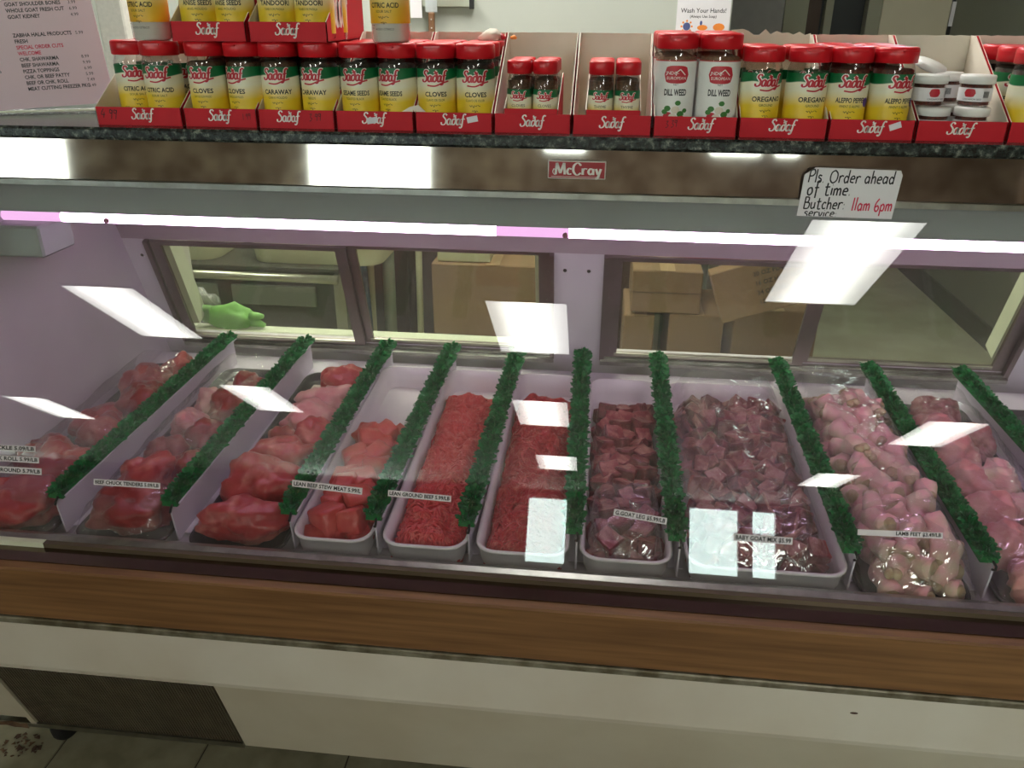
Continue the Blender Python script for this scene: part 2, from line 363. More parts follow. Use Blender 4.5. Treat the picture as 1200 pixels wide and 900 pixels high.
GL = {  # hand printed letters: strokes, advance
 'P': ([[(0, 0), (.02, .95)], [(.0, .9), (.3, .98), (.42, .75), (.28, .52), (.03, .48)]], .52),
 'l': ([[(.05, 1), (.05, 0)]], .2), 's': ([[(.3, .5), (.12, .56), (.06, .4), (.28, .24), (.24, .03), (.0, .05)]], .42),
 '.': ([[(.03, .03), (.08, .03)]], .25), ':': ([[(.03, .08), (.08, .08)], [(.03, .42), (.08, .42)]], .25),
 'O': ([[(.35, .95), (.08, .75), (.05, .25), (.3, .0), (.58, .22), (.58, .7), (.33, .95)]], .75),
 'r': ([[(.05, .55), (.05, 0)], [(.05, .35), (.18, .54), (.36, .5)]], .42),
 'd': ([[(.33, .42), (.16, .54), (.03, .3), (.14, .03), (.33, .15)], [(.36, 1.0), (.35, 0)]], .52),
 'e': ([[(.03, .3), (.34, .34), (.24, .54), (.06, .42), (.06, .1), (.32, .05)]], .46),
 'a': ([[(.33, .45), (.16, .54), (.03, .28), (.14, .03), (.33, .18)], [(.35, .54), (.36, 0)]], .52),
 'h': ([[(.05, 1), (.05, 0)], [(.05, .36), (.2, .54), (.32, .4), (.33, 0)]], .48),
 'o': ([[(.2, .54), (.04, .4), (.06, .08), (.22, .0), (.36, .2), (.3, .48), (.2, .54)]], .5),
 'f': ([[(.35, .95), (.2, 1), (.14, .8), (.14, -.25)], [(0, .5), (.3, .52)]], .42),
 't': ([[(.15, .9), (.14, .1), (.26, 0), (.36, .05)], [(0, .6), (.34, .62)]], .46),
 'i': ([[(.06, .52), (.06, 0)], [(.05, .75), (.08, .75)]], .2),
 'm': ([[(.04, .52), (.04, 0)], [(.04, .38), (.18, .52), (.26, .38), (.27, 0)], [(.27, .38), (.42, .52), (.5, .38), (.5, 0)]], .66),
 'B': ([[(.03, 0), (.04, .98)], [(.02, .95), (.32, .92), (.3, .58), (.06, .52)], [(.06, .52), (.42, .46), (.38, .06), (.02, .02)]], .56),
 'u': ([[(.04, .52), (.05, .12), (.18, 0), (.32, .14)], [(.33, .52), (.34, 0)]], .5),
 'c': ([[(.32, .46), (.16, .54), (.03, .3), (.12, .03), (.32, .07)]], .42),
 '1': ([[(.1, .98), (.08, 0)]], .26), '6': ([[(.3, .95), (.08, .6), (.06, .15), (.24, 0), (.38, .2), (.26, .42), (.08, .3)]], .52),
 'p': ([[(.04, .52), (.04, -.35)], [(.05, .4), (.2, .54), (.34, .35), (.26, .05), (.06, .1)]], .48),
 'v': ([[(.02, .52), (.16, 0), (.32, .52)]], .42), ' ': ([], .32),
 'M': ([[(.02, 0), (.10, 1.0)], [(.10, 1.0), (.34, .1)], [(.34, .1), (.60, 1.0)], [(.60, 1.0), (.66, 0)]], .80),
 'C': ([[(.56, .8), (.34, 1.02), (.08, .8), (.04, .3), (.28, -.04), (.56, .16)]], .64),
 'y': ([[(.03, .54), (.16, .05)], [(.36, .54), (.14, -.3), (-.02, -.28)]], .44),
 '4': ([[(.2, .9), (.0, .35), (.4, .35)], [(.3, .6), (.26, 0)]], .5), '9': ([[(.3, .8), (.1, .9), (.05, .6), (.3, .6), (.32, .9), (.26, 0)]], .46),
 '3': ([[(.02, .85), (.3, .9), (.12, .52), (.34, .3), (.1, .0), (.0, .1)]], .44),
}
def hand(txt, size, wd, thin=None, slant=0.0, jitter=0.0):
    vs = []; fs = []; x = 0
    rnd = random.Random(len(txt))
    for ch in txt:
        g, adv = GL[ch]
        if g:
            v, f = strokes(g, wd, thin, size, x*size, rnd.uniform(-jitter, jitter)*size, slant)
            b = len(vs); vs += v; fs += [tuple(b+i for i in q) for q in f]
        x += adv
    return vs, fs, x*size
def on_plane(mb, vf, tf, mi=0, lift=0.0):
    """put flat lettering (x, y) on the local x-z plane facing -y, then tf"""
    vs, fs = vf[0], vf[1]
    mb.add([(x, -lift, y) for x, y in vs], fs, mi, False, tf)
def oval(x, z, rx, rz, n=10, p=2.0):
    """upright slices, so that the shape follows a curved label"""
    vs = []
    for i in range(n+1):
        a = -1+2*i/n; h = (1-abs(a)**p)**(1/p)
        vs += [(x+a*rx, z-h*rz), (x+a*rx, z+h*rz)]
    return vs, [(2*i, 2*i+2, 2*i+3, 2*i+1) for i in range(n)]
def on_cyl(mb, vf, R, z, ang0=-PI/2, mi=0, lift=.0003):
    vs, fs = vf[0], vf[1]
    mb.add([((R+lift)*math.cos(ang0+x/R), (R+lift)*math.sin(ang0+x/R), z+y) for x, y in vs], fs, mi)
T_BRAND_W = 2.4
def brand(size, wd=.17, cx=True): return strokes(SCRIPT, wd, wd*.55, size, -T_BRAND_W*size/2 if cx else 0, 0, .12)
T = Matrix.Translation
def RX(a): return Matrix.Rotation(a, 4, 'X')
def RY(a): return Matrix.Rotation(a, 4, 'Y')
def RZ(a): return Matrix.Rotation(a, 4, 'Z')
# ================================================================== SETTING
CZ = 2.6
XL, XR, YF, YB = -14.0, 7.0, -12.5, 5.2
struct('floor', MB().box(XL, XR, YF, YB, -.06, -.004), M['grout'])
fl = bpy.data.objects['floor']
# vinyl tiles one by one where the photograph shows them, the rest of the floor beyond as plain sheet
tile_me = None
random.seed(3)
for i in range(11):
    for j in range(5):
        x, y = -2.15+i*.305, .30+j*.305
        if tile_me is None:
            o = MB().box(-.151, .151, -.151, .151, -.004, 0, bev=.0015).build('floor_tile', M['floor'], fl); tile_me = o.data
        else:
            o = bpy.data.objects.new('floor_tile', tile_me); C.objects.link(o); o.parent = fl
        o.location = (x, y, random.uniform(0, .0006)); o.rotation_euler = (0, 0, random.choice((0, PI/2, PI, -PI/2)))
fx0, fx1, fy0, fy1 = -2.3025, 1.0525, .1475, 1.6725
m = MB(); m.box(XL, XR, YF, fy0-.002, -.004, 0); m.box(XL, fx0-.002, fy0-.002, fy1+.002, -.004, 0); m.box(fx1+.002, XR, fy0-.002, fy1+.002, -.004, 0)
m.build('floor_sheet', M['floor'], fl)
MB().box(XL, XR, fy1+.002, YB, -.004, 0).build('back_room_sheet', M['floorback'], fl)
# peeling stain of dirt on the floor by the wheel
m = MB(); random.seed(5)
for i in range(46):
    a = random.uniform(0, 2*PI); r = random.uniform(0, 1)**.6; x = r*.045*math.cos(a); y = r*.03*math.sin(a); s = random.uniform(.003, .008)
    b = random.uniform(0, PI); m.add([(x+s*math.cos(b+k*2.1), y+s*math.sin(b+k*2.1), .0012+.001*(k == 1)) for k in range(3)]+[(x, y, .004)], [(0, 1, 3), (1, 2, 3), (2, 0, 3)])
o = m.build('floor_debris', M['rust'], None, (-1.165, 1.125, .001)); tag(o, 'brown crumbled debris on the floor in front of the case wheel', 'debris', kind='stuff')
struct('ceiling', MB().box(XL, XR, YF, YB, CZ, CZ+.05), M['ceil'])
struct('wall_left', MB().box(XL-.1, XL, YF, YB, 0, CZ), M['wallp'])
struct('wall_right', MB().box(XR, XR+.1, YF, YB, 0, CZ), M['wallp'])
# front wall of the shop with daylight windows (seen only as reflections)
wins = [(-12.9, -10.2), (-5.5, -3.15), (-1.15, -.35), (1.75, 2.7), (2.85, 3.35)]
m = MB(); x = XL
def wb(i): return .25 if i < 2 else 1.25
for i, (a, b) in enumerate(wins):
    m.box(x, a, YF-.15, YF, 0, CZ); m.box(a, b, YF-.15, YF, 0, wb(i)); m.box(a, b, YF-.15, YF, 2.5, CZ); x = b
m.box(x, XR, YF-.15, YF, 0, CZ)
struct('wall_front', m, M['shelfm'])
for i, (a, b) in enumerate(wins):
    m = MB(); z0 = wb(i)
    for p, q in ((a, a+.05), (b-.05, b)): m.box(p, q, YF-.1, YF+.01, z0, 2.5)
    m.box(a+.05, b-.05, YF-.1, YF+.01, z0, z0+.05); m.box(a+.05, b-.05, YF-.1, YF+.01, 2.45, 2.5)
    wo = struct('window_%d' % (i+1), m, M['alu'])
    MB().box(a+.05, b-.05, YF-.055, YF-.05, z0+.05, 2.45).build('window_glass', M['backglass'], wo)
# back wall, recess and side wall behind the counter
WB = 3.4
struct('wall_back', MB().box(XL, .433, WB, WB+.12, 0, CZ), M['wallp'])
WC = 5.0
struct('wall_back_2', MB().box(.433, .913, WC, WC+.1, 0, CZ), mat('lilac_grey_wall', srgb(158, 154, 152), .6))
struct('wall_back_3', MB().box(.31, .433, WB+.12, WC, 0, CZ), M['wallp'])
d = struct('door_1', MB().box(.913, 1.035, WC-.02, WC+.1, 0, CZ), M['wallolive'])
MB().box(1.035, 1.345, WC+.06, WC+.1, 0, CZ).build('dark_leaf', M['blackp'], d)
MB().box(1.035, 1.11, WC+.02, WC+.06, 0, CZ).build('brown_stile', M['darkwood'], d)
MB().box(1.13, 1.17, WC+.0, WC+.06, 0, CZ).build('door_edge', M['wallolive'], d)
MB().box(1.345, 1.415, WC-.02, WC+.1, 0, CZ).build('door_jamb', M['wallolive'], d)
t = empty('cooler_door', (1.60, WC, 0.002), 'beige cooler door panel behind the white tubs on the counter', 'door')
MB().box(-.182, .175, 0, .08, 0, 2.3, bev=.006).build('door_slab', mat('beige_panel', srgb(206, 196, 170), .45, scale=3), t)
MB().box(.176, .187, -.01, .08, 0, 2.3).build('door_gasket', M['blackp'], t)
struct('wall_side', MB().box(1.79, 1.9, 1.7, WC, 0, CZ), mat('dark_olive_wall', srgb(120, 121, 106), .6, scale=2))
struct('baseboard_side', MB().box(1.775, 1.79, 1.7, WC, 0, .10), M['concrete'])
struct('wall_back_4', MB().box(1.79, XR, WC, WC+.1, 0, CZ), M['wallolive'])
t = empty('wall_switch', (1.79, 3.35, .47), 'small dark switch box on the side wall seen through the rear window', 'switch')
MB().box(-.035, 0, -.05, .05, -.07, .07, bev=.006).build('box', M['concrete'], t); MB().box(-.042, -.035, -.02, .02, -.04, .04).build('switch_plate', M['palepanel'], t)

# ceiling lights: 2x4 ft panels
def ceiling_light(x, y, label, first=[]):
    if not first:
        t = empty('ceiling_light', (x, y, CZ), label, 'ceiling light', 'fluorescent panels in the ceiling')
        m = MB()
        for a in ((-.305, -.29, -.61, .61), (.29, .305, -.61, .61), (-.29, .29, -.61, -.595), (-.29, .29, .595, .61)): m.box(a[0], a[1], a[2], a[3], -.012, 0)
        m.build('frame', M['alu'], t); MB().box(-.29, .29, -.595, .595, -.006, -.001).build('diffuser', M['panel_e'], t); first.append(t)
    else: dup(first[0], (x, y, CZ), (0, 0, 0), label)
for x, y, l in ((-.52, -3.53, 'ceiling panel light mirrored in the middle of the front glass'), (1.38, -2.15, 'ceiling panel light mirrored below the handwritten sign'),
                (-3.77, -3.57, 'ceiling panel light mirrored at the left of the front glass'), (3.6, -6.35, 'ceiling panel light mirrored over the wrapped meat at right'),
                (-.57, -6.38, 'ceiling panel light mirrored in the second ground beef pan'), (-3.8, -6.4, 'ceiling panel light mirrored over the chuck tenders'),
                (-.5, -9.5, 'ceiling panel light mirrored low in the glass beside the goat leg pan'), (3.4, -9.6, 'ceiling panel light mirrored in the goat mix pan'),
                (-7.2, -3.6, 'ceiling panel light farthest left over the shop floor'), (-7.2, -7.6, 'ceiling panel light far left over the back of the shop'),
                (-1.3, 2.65, 'added ceiling panel light brightening the knife rack wall'), (-.1, 2.2, 'added ceiling panel light behind the case brightening the poster wall')):  # this pair is added to brighten the back wall, no such fixtures visible
    ceiling_light(x, y, l)
# shop shelving across the floor, seen only mirrored in the steel band
def gondola(x, y, label, first=[]):
    if first: return dup(first[0], (x, y, 0), (0, 0, 0), label)
    t = empty('shop_shelf', (x, y, 0), label, 'shelf', 'shop shelving mirrored in the steel band'); first.append(t)
    MB().box(-.9, .9, -.02, .02, 0, 1.5).build('back_panel', M['shelfm'], t)
    for k in range(4): MB().box(-.9, .9, .02, .40, .12+k*.4, .14+k*.4).build('shelf_board', M['cardboard'], t)
    random.seed(4)
    for k in range(4):
        m = MB(); xx = -.88
        while xx < .8:
            w_ = random.uniform(.08, .16); m.box(xx, xx+w_*.92, .05, .36, .14+k*.4, .14+k*.4+random.uniform(.18, .3), random.randrange(3)); xx += w_
        m.build('packets', [M['cardboard'], M['darkwood'], M['redthing']], t)['kind'] = 'stuff'
for x, y, l in ((-8.0, -5.2, 'shop shelf of packets far left of the entrance aisle'), (4.9, -6.0, 'shop shelf of packets right of the meat case')): gondola(x, y, l)

t = empty('reflection_blocker', (-1.95, -1.35, 0), 'added low shelf across the aisle that blocks a window reflection in the glass', 'shelf')  # unseen shelf added to keep the left window's reflection off the front glass
MB().box(-1.45, 1.45, -.02, .02, 0, .98).build('back_panel', M['shelfm'], t)
for k in range(3): MB().box(-1.45, 1.45, .02, .34, .12+k*.40, .145+k*.40).build('shelf_board', M['cardboard'], t)
MB().box(-1.45, 1.45, -.04, .34, 0.98, 1.005).build('shelf_top', M['darkwood'], t)

# ================================================================== THE MEAT CASE
CY = 1.5
case = empty('meat_case', (0, CY, 0), 'long refrigerated butcher display case with slanted glass and oak bumper', 'display case')
def part(name, mb, m, parent=case, struct_=False):
    o = mb.build(name, m, parent)
    if parent is case: o.location = (0, -CY, 0)
    return o
X0, X1 = -1.15, 1.22
GB, GT = (1.092, .578), (1.302, 1.155)      # glass bottom and top (y, z)
ga = math.atan2(GT[0]-GB[0], GT[1]-GB[1])
def gy(z): return GB[0]+(z-GB[1])*math.tan(ga)
th = .005
part('front_glass', MB().prism([GB, GT, (GT[0]+th, GT[1]), (GB[0]+th, GB[1])], 'x', X0-.02, X1), M['glass'])
part('glass_channel', MB().prism([(1.080, .562), (1.080, .577), (1.091, .580), (1.102, .577), (1.102, .562)], 'x', X0-.03, X1+.02), M['alu'])
part('glass_top_trim', MB().prism([(1.292, 1.147), (1.292, 1.156), (1.312, 1.158), (1.312, 1.150)], 'x', X0-.03, X1+.02), M['alu'])
part('steel_band', MB().prism([(1.2985, 1.157), (1.3037, 1.222), (1.312, 1.222), (1.312, 1.157)], 'x', X0-.03, X1+.02), M['steel'])
part('canopy_underside', MB().box(X0, X1, 1.312, 1.70, 1.165, 1.221), M['caseint'])
part('light_housing', MB().prism([(1.425, 1.068), (1.405, 1.165), (1.50, 1.165), (1.50, 1.068)], 'x', X0, X1), M['housing'])
TZ, TY = 1.0575, 1.4365
def tube_part(name, xa, xb, xpa, xpb):
    m = MB().tube([(xa, TY, TZ), (xb, TY, TZ)], .0098, 14, 0)
    o = part(name, m, M['tube_e'])
    m2 = MB().tube([(xpa, TY, TZ), (xpb, TY, TZ)], .0098, 14, 0); m2.build('tube_end', M['tube_pink'], o)
tube_part('light_tube', -1.02, -.19, -.19, -.075)
tube_part('light_tube', -.06, X1-.02, -.075, -.06)
part('tube_cap', MB().tube([(-1.14, TY, TZ), (-1.02, TY, TZ)], .0098, 14), M['tube_pink'])
for x in (-.925, -.066):
    part('tube_clip', MB().tube([(x, TY-.016, TZ-.002), (x, TY-.011, TZ-.002)], .005, 10).tube([(x, TY-.011, TZ-.002), (x, TY+.01, TZ+.016)], .002, 6), M['rose'])
# lining
part('end_wall', MB().box(X0-.025, X0, 1.10, 1.95, .50, 1.0).box(X0-.025, X0, 1.32, 1.85, 1.0, 1.20), M['caseint'])
part('end_wall', MB().box(X1, X1+.025, 1.10, 1.95, .50, 1.20), M['caseint'])
part('end_bracket', MB().box(X0, X0+.10, 1.40, 1.50, .985, 1.045, bev=.004), M['housing'])
part('deck', MB().prism([(1.097, .531), (1.90, .5842), (1.90, .566), (1.097, .520)], 'x', X0, X1), M['caseint'])
part('rear_sill_shelf', MB().box(X0, -.11, 1.945, 1.99, .625, .636, bev=.003), M['sill'])
lean = math.atan(.36); LT = T((0, 1.92, .62)) @ RX(lean)
WZ = .313
wx = [(-1.075, -.595), (-.605, -.118), (.018, .50), (.49, .968)]
m = MB()
m.box(X0, X1, 0, .02, -.10, .012, 0, LT); m.box(X0, -1.08, 0, .02, .012, WZ, 0, LT); m.box(-.115, .015, 0, .02, .012, WZ, 0, LT); m.box(.972, X1, 0, .02, .012, WZ, 0, LT)
part('rear_lining', m, M['caseint'])
m = MB(); m.box(X0, X1, 0, .02, WZ, .62, 0, LT); part('rear_header', m, mat('mauve_header_paint', srgb(172, 156, 162), .5, scale=5))
m = MB()
for x in (-.083, -.028): m.tube([LT @ Vector((x, -.001, .265)), LT @ Vector((x, .004, .265))], .0045, 10)
for x in (-1.115,): m.tube([LT @ Vector((x, -.001, .265)), LT @ Vector((x, .004, .265))], .004, 10)
part('screw_heads', m, M['concrete'])
m = MB()
m.box(-1.085, -.108, -.012, .012, .0, .010, 0, LT); m.box(-1.085, -.108, -.022, -.012, -.008, .004, 0, LT)
m.box(.008, .978, -.012, .012, .0, .010, 0, LT); m.box(.008, .978, -.022, -.012, -.008, .004, 0, LT)
part('window_track', m, M['alu'])
m = MB()
for a, b in ((-1.092, -1.080), (-.118, -.108), (.006, .018), (.968, .980)): m.box(a, b, -.014, .02, .0, WZ, 0, LT)
part('window_jamb', m, M['frame'])
m = MB()
for a, b in ((-1.072, -1.052), (.945, .965), (-.155, -.132)): m.box(a, b, .026, .075, .03, WZ+.01, 0, LT)
part('reveal', m, M['sill'])
for i, (a, b) in enumerate(wx):
    yo = -.006 if i in (0, 2) else .006
    fr = MB(); fw = .024
    fr.box(a, a+(.030 if i in (1,) else fw if i != 2 else .030), yo-.005, yo+.005, .012, WZ, 0, LT); fr.box(b-.026, b, yo-.005, yo+.005, .012, WZ, 0, LT)
    fr.box(a+fw, b-.026, yo-.0045, yo+.0045, .012, .024, 0, LT); fr.box(a+fw, b-.026, yo-.0045, yo+.0045, WZ-.010, WZ, 0, LT)
    w_ = part('sliding_window', fr, M['frame'])
    g = MB().box(a+fw, b-.026, yo-.002, yo+.002, .024, WZ-.010, 0, LT); g.build('pane', M['backglass'], w_)
    g = MB().box(a+fw, b-.026, yo-.0065, yo-.0045, .018, .026, 0, LT); g.build('rail_edge', M['steelbk'], w_)
# front of the body
part('body_core', MB().box(X0-.02, X1+.02, 1.13, 1.93, .10, .52), M['enamel_shade'])
part('ledge', MB().prism([(1.032, .560), (1.032, .5675), (1.078, .5675), (1.078, .530), (1.10, .530), (1.10, .50), (1.05, .50), (1.05, .560)], 'x', X0-.06, X1+.03), M['steeldark'])
part('ledge_back_strip', MB().box(X0-.05, X1+.02, 1.070, 1.081, .566, .576), M['ledgereflect'])
part('ledge_tape', MB().box(X0-.05, -.935, 1.0705, 1.0800, .5765, .5775).box(X0-.05, -.935, 1.0690, 1.0699, .5600, .5772), M['sill'])
part('oak_bumper', MB().box(X0-.08, X1+.05, 1.012, 1.05, .462, .5655, bev=.003), M['wood'])
part('bumper_trim', MB().box(X0-.08, X1+.05, 1.010, 1.05, .447, .4605, bev=.002), mat('dirty_alu_strip', srgb(150, 146, 128), .4, .5, col2=srgb(104, 96, 76), scale=30, amt=1))
part('upper_panel', MB().prism([(1.030, .446), (1.030, .330), (1.034, .318), (1.06, .318), (1.06, .446)], 'x', X0-.08, X1+.05), M['enamel'])
pa, pb = (1.036, .318), (1.105, .092)
def py(z, d=0): return pa[0]+(pa[1]-z)/(pa[1]-pb[1])*(pb[0]-pa[0])+d
part('lower_panel', MB().prism([pa, pb, (pb[0]+.02, pb[1]), (1.06, .318)], 'x', -.652, X1+.05), M['enamel_shade'])
part('bottom_rail', MB().prism([(py(.105, -.004), .105), (py(.088, -.004), .088), (py(.088, .03), .088), (py(.105, .03), .105)], 'x', X0-.08, -.652), M['alu'])
gr = part('grille', MB().prism([(py(.317, .012), .317), (py(.105, .012), .105), (py(.105, .02), .105), (py(.317, .02), .317)], 'x', -1.085, -.652), M['blackp'])
m = MB(); n = 76
for i in range(n):
    x = -1.083+i*(.43/n)
    m.prism([(py(.314, -.001), .314), (py(.106, -.001), .106), (py(.106, .008), .106), (py(.314, .008), .314)], 'x', x, x+.0028)
r_ = m.build('grille_ribs', M['grille'], gr); r_['kind'] = 'stuff'
part('grille_edge', MB().prism([(py(.317, -.004), .317), (py(.100, -.004), .100), (py(.100, .02), .100), (py(.317, .02), .317)], 'x', -1.098, -1.086), M['enamel_shade'])
part('corner_panel', MB().prism([(py(.317), .317), (py(.120), .120), (py(.120, .02), .120), (py(.317, .02), .317)], 'x', X0-.08, -1.100), M['enamel_shade'])
m = MB(); random.seed(9)
xs = [X0-.08+i*.016 for i in range(9)]
top = [(x, .108+random.uniform(-.003, .004)) for x in xs]; bot = [(x, .096+random.uniform(-.004, .003)) for x in xs][::-1]
for i in range(8): m.add([(xs[i], py(.12, -.003), bot[::-1][i][1]), (xs[i+1], py(.12, -.003), bot[::-1][i+1][1]), (xs[i+1], py(.12, -.004), top[i+1][1]), (xs[i], py(.12, -.004), top[i][1])], [(0, 1, 2, 3)])
part('rusty_edge', m, M['rust'])
part('panel_chip', MB().lathe([(0, 0), (.005, 0)], 10, 0, T((.44, 1.0295, .392)) @ RX(PI/2) @ Matrix.Diagonal((1.3, .5, 1, 1))), M['rust'])
for x in (-1.08, .95):
    wv = part('caster_wheel', MB().lathe([(.012, -.012), (.040, -.013), (.046, -.006), (.046, .006), (.040, .013), (.012, .012)], 20, 0, T((x, 1.17, .047)) @ RY(PI/2) @ RZ(0)), M['rubber'])
    MB().lathe([(0, -.014), (.014, -.014), (.014, .014), (0, .014)], 14, 0, T((x, 1.17, .047)) @ RY(PI/2)).box(x-.02, x+.02, 1.15, 1.19, .085, .11).build('wheel_hub', M['steelbk'], wv)
# maker's badge
bd = part('maker_badge', MB().box(-.0905, -.0005, 1.2955, 1.2985, 1.178, 1.206, bev=.001), M['silver'])
MB().box(-.0888, -.0022, 1.2945, 1.2956, 1.1798, 1.2042).build('badge_field', M['badge'], bd)
v, f, wd = hand('McCray', .0175, .17, .06)
mm = MB(); sc = .072/wd; on_plane(mm, ([(x*sc, y) for x, y in v], f), T((-.0455-.036+.003, 1.2942, 1.1850)))
on_plane(mm, strokes([[(.0, .35), (-.12, .5), (-.2, .25), (-.05, .05), (.12, .15)]], .06, .03, .02), T((-.0455-.036+.003, 1.2942, 1.1835)))
on_plane(mm, strokes([[(0, 0), (3.8, 0)]], .03, None, .02), T((-.085, 1.2942, 1.1818)))
mm.build('badge_lettering', M['silver'], bd)

# granite counter on top of the case
t = empty('countertop', (0, 1.5, 1.2225), 'dark speckled granite countertop carrying the red spice trays', 'countertop')
MB().box(X0-.25, X1+.25, -.208, .30, 0, .0195, bev=.004).build('slab', M['granite'], t)
MB().box(X0-.25, X1+.25, -.203, -.17, -.0004, -.0001).build('painted_shadow_strip', M['blackp'], t)  # black strip stands in for the shade under the slab's front edge
CT = 1.242      # counter height
#PART3
# ================================================================== DIVIDERS
YD0 = 1.155
DA = math.atan((.655-.615)/.70)                 # the deck rises gently to the rear
def zdeck(y): return .5325+(y-1.10)*.0663+.001
def ruffle_mesh():
    m = MB(); random.seed(11); L = .70
    m.prism([(-.010, 0), (.010, 0), (.008, .012), (-.008, .012)], 'y', .006, L)
    # frilly plastic parsley: short curled leaf blades in tufts along the strip
    for i in range(1500):
        y = random.uniform(0, L); e = min(1, (y+.012)/.03)
        a = random.uniform(-1.45, 1.45); r0 = .006; r1 = random.uniform(.011, .0175)*e
        cx, cz = math.sin(a), math.cos(a); yy = y+random.uniform(-.006, .006)
        base = Vector((cx*r0, y, .007+cz*r0*.8)); tip = Vector((cx*r1, yy, .008+cz*r1*.85))
        wv = random.uniform(.0025, .005); tw = random.uniform(-.9, .9)
        side = Vector((cz*math.sin(tw), math.cos(tw), -cx*math.sin(tw)))*wv
        mid = base.lerp(tip, .6)+Vector((0, 0, random.uniform(-.001, .002)))
        m.add([base-side*.5, base+side*.5, mid+side, tip+side*.3, tip-side*.5, mid-side], [(0, 1, 2, 5), (5, 2, 3, 4)])
    return m
def divider(x, xb, label, first=[]):
    rz = -math.atan((xb-x)/.70)
    if first: return dup(first[0], (x, YD0, zdeck(YD0)+.002), (DA, 0, rz), label)
    t = empty('tray_divider', (x, YD0, zdeck(YD0)+.002), label, 'divider', 'parsley topped dividers in the case', (DA, 0, rz)); first.append(t)
    m = MB(); m.prism([(0, 0), (.70, 0), (.70, .077), (.012, .077), (-.002, .063)], 'x', -.0015, .0015); m.box(-.013, .013, 0.02, .69, 0, .0025)
    m.box(.004, .012, .012, .70, .073, .0755)
    m.build('panel', M['divider'], t)
    g = ruffle_mesh().build('parsley_trim', M['green'], t); g.location = (-.005, 0, .071); g.scale = (1.45, 1, 1.2); g['kind'] = 'stuff'
    MB().tube([(0, .006, .075), (.002, -.004, .072), (.001, -.006, .067), (-.002, -.002, .064)], .0022, 6).build('end_clip', M['blackp'], t)
DV = [(-.955, -.925), (-.738, -.722), (-.519, -.512), (-.366, -.350), (-.203, -.187), (-.018, -.030), (.154, .150), (.436, .430), (.650, .640), (.880, .845)]
nm = ['between the roasts at far left and the chuck tenders', 'between the chuck tenders and the large beef cuts', 'between the large beef cuts and the stew meat pan', 'between the stew meat and the lean ground beef pans',
      'between the two ground beef pans', 'between the darker ground beef and the goat leg cubes', 'between the goat leg cubes and the wide goat mix pan', 'between the goat mix pan and the lamb feet',
      'between the lamb feet and the wrapped pink meat', 'rightmost, beyond the wrapped pink meat']
for (a, b), l in zip(DV, nm): divider(a, b, 'parsley topped white divider '+l)

# ================================================================== PANS
def pan_mesh(w, L, h, r=.032, t=.0025, rim=.005):
    m = MB(); n = 6
    def ring(ww, LL, z, rr): return [(x, y+L/2, z) for x, y in rrect(ww, LL, rr, n)]
    rings = [ring(w-.026, L-.026, 0, r-.006), ring(w-.014, L-.014, h*.35, r-.002), ring(w-2*rim, L-2*rim, h-.004, r), ring(w, L, h-.005, r+.003), ring(w, L, h, r+.003),
             ring(w-2*rim, L-2*rim, h, r), ring(w-.014-2*t, L-.014-2*t, h*.35, r-.004), ring(w-.026-2*t, L-.026-2*t, t, r-.008)]
    k = len(rings[0]); vs = [p for q in rings for p in q]; fs = []
    for j in range(len(rings)-1): fs += [(j*k+i, j*k+(i+1) % k, (j+1)*k+(i+1) % k, (j+1)*k+i) for i in range(k)]
    m.add(vs, fs, 0, True); m.add(rings[0], [tuple(range(k))[::-1]]); m.add(rings[-1], [tuple(range(k))])
    return m
PY = 1.122
def pan(xc, w, L, h, mat_, label, name='meat_pan', cat='pan', group=None, y=PY, rz=0.0):
    o = pan_mesh(w, L, h).build(name, mat_, None, (xc, y, zdeck(y)+.0015)); o.rotation_euler = (DA, 0, rz)
    tag(o, label, cat, group); return o
W_ = 'white plastic pan '
pan(-.4415, .142, .665, .054, M['pan'], 'narrow white plastic pan holding the beef stew meat', group='white meat pans', rz=.0)
pan(-.2785, .150, .665, .054, M['pan'], 'narrow white plastic pan holding the lean ground beef', group='white meat pans')
pan(-.1100, .160, .660, .054, M['pan'], 'white plastic pan holding the darker ground beef under reflections', group='white meat pans')
pan(.0650, .155, .655, .054, M['pan'], 'narrow white plastic pan holding dark goat leg cubes', group='white meat pans')
pan(.2950, .262, .655, .054, M['pan'], 'wide white plastic pan holding the baby goat mix', group='white meat pans')
pan(-1.052, .168, .69, .016, M['darktray'], 'dark tray under the roasts at far left', 'meat_tray', 'tray', 'dark trays under the large cuts')
pan(-.838, .178, .68, .018, M['darktray'], 'dark tray under the beef chuck tenders', 'meat_tray', 'tray', 'dark trays under the large cuts')
pan(-.622, .180, .68, .018, M['darktray'], 'dark tray under the large lean beef cuts', 'meat_tray', 'tray', 'dark trays under the large cuts')
pan(.5400, .178, .68, .012, M['darktray'], 'low dark tray under the lamb feet', 'meat_tray', 'tray', 'dark trays under the large cuts')
pan(.7560, .172, .68, .012, M['darktray'], 'low dark tray under the wrapped pink meat', 'meat_tray', 'tray', 'dark trays under the large cuts')
pan(.985, .160, .68, .012, M['darktray'], 'low dark tray at the right end of the case', 'meat_tray', 'tray', 'dark trays under the large cuts')
o = MB().box(-.055, .055, .45, .61, .004, .016, bev=.004).build('tray_liner', M['card'], None, (-.838, PY, zdeck(PY)+.004)); o.rotation_euler = (DA, 0, 0); tag(o, 'white board at the rear of the chuck tenders tray', 'board')
o = MB().box(-.06, .05, .46, .62, .004, .014, bev=.004).build('tray_liner', M['card'], None, (-.622, PY, zdeck(PY)+.004)); o.rotation_euler = (DA, 0, 0); tag(o, 'pale board under the rear beef cuts of the third bay', 'board')

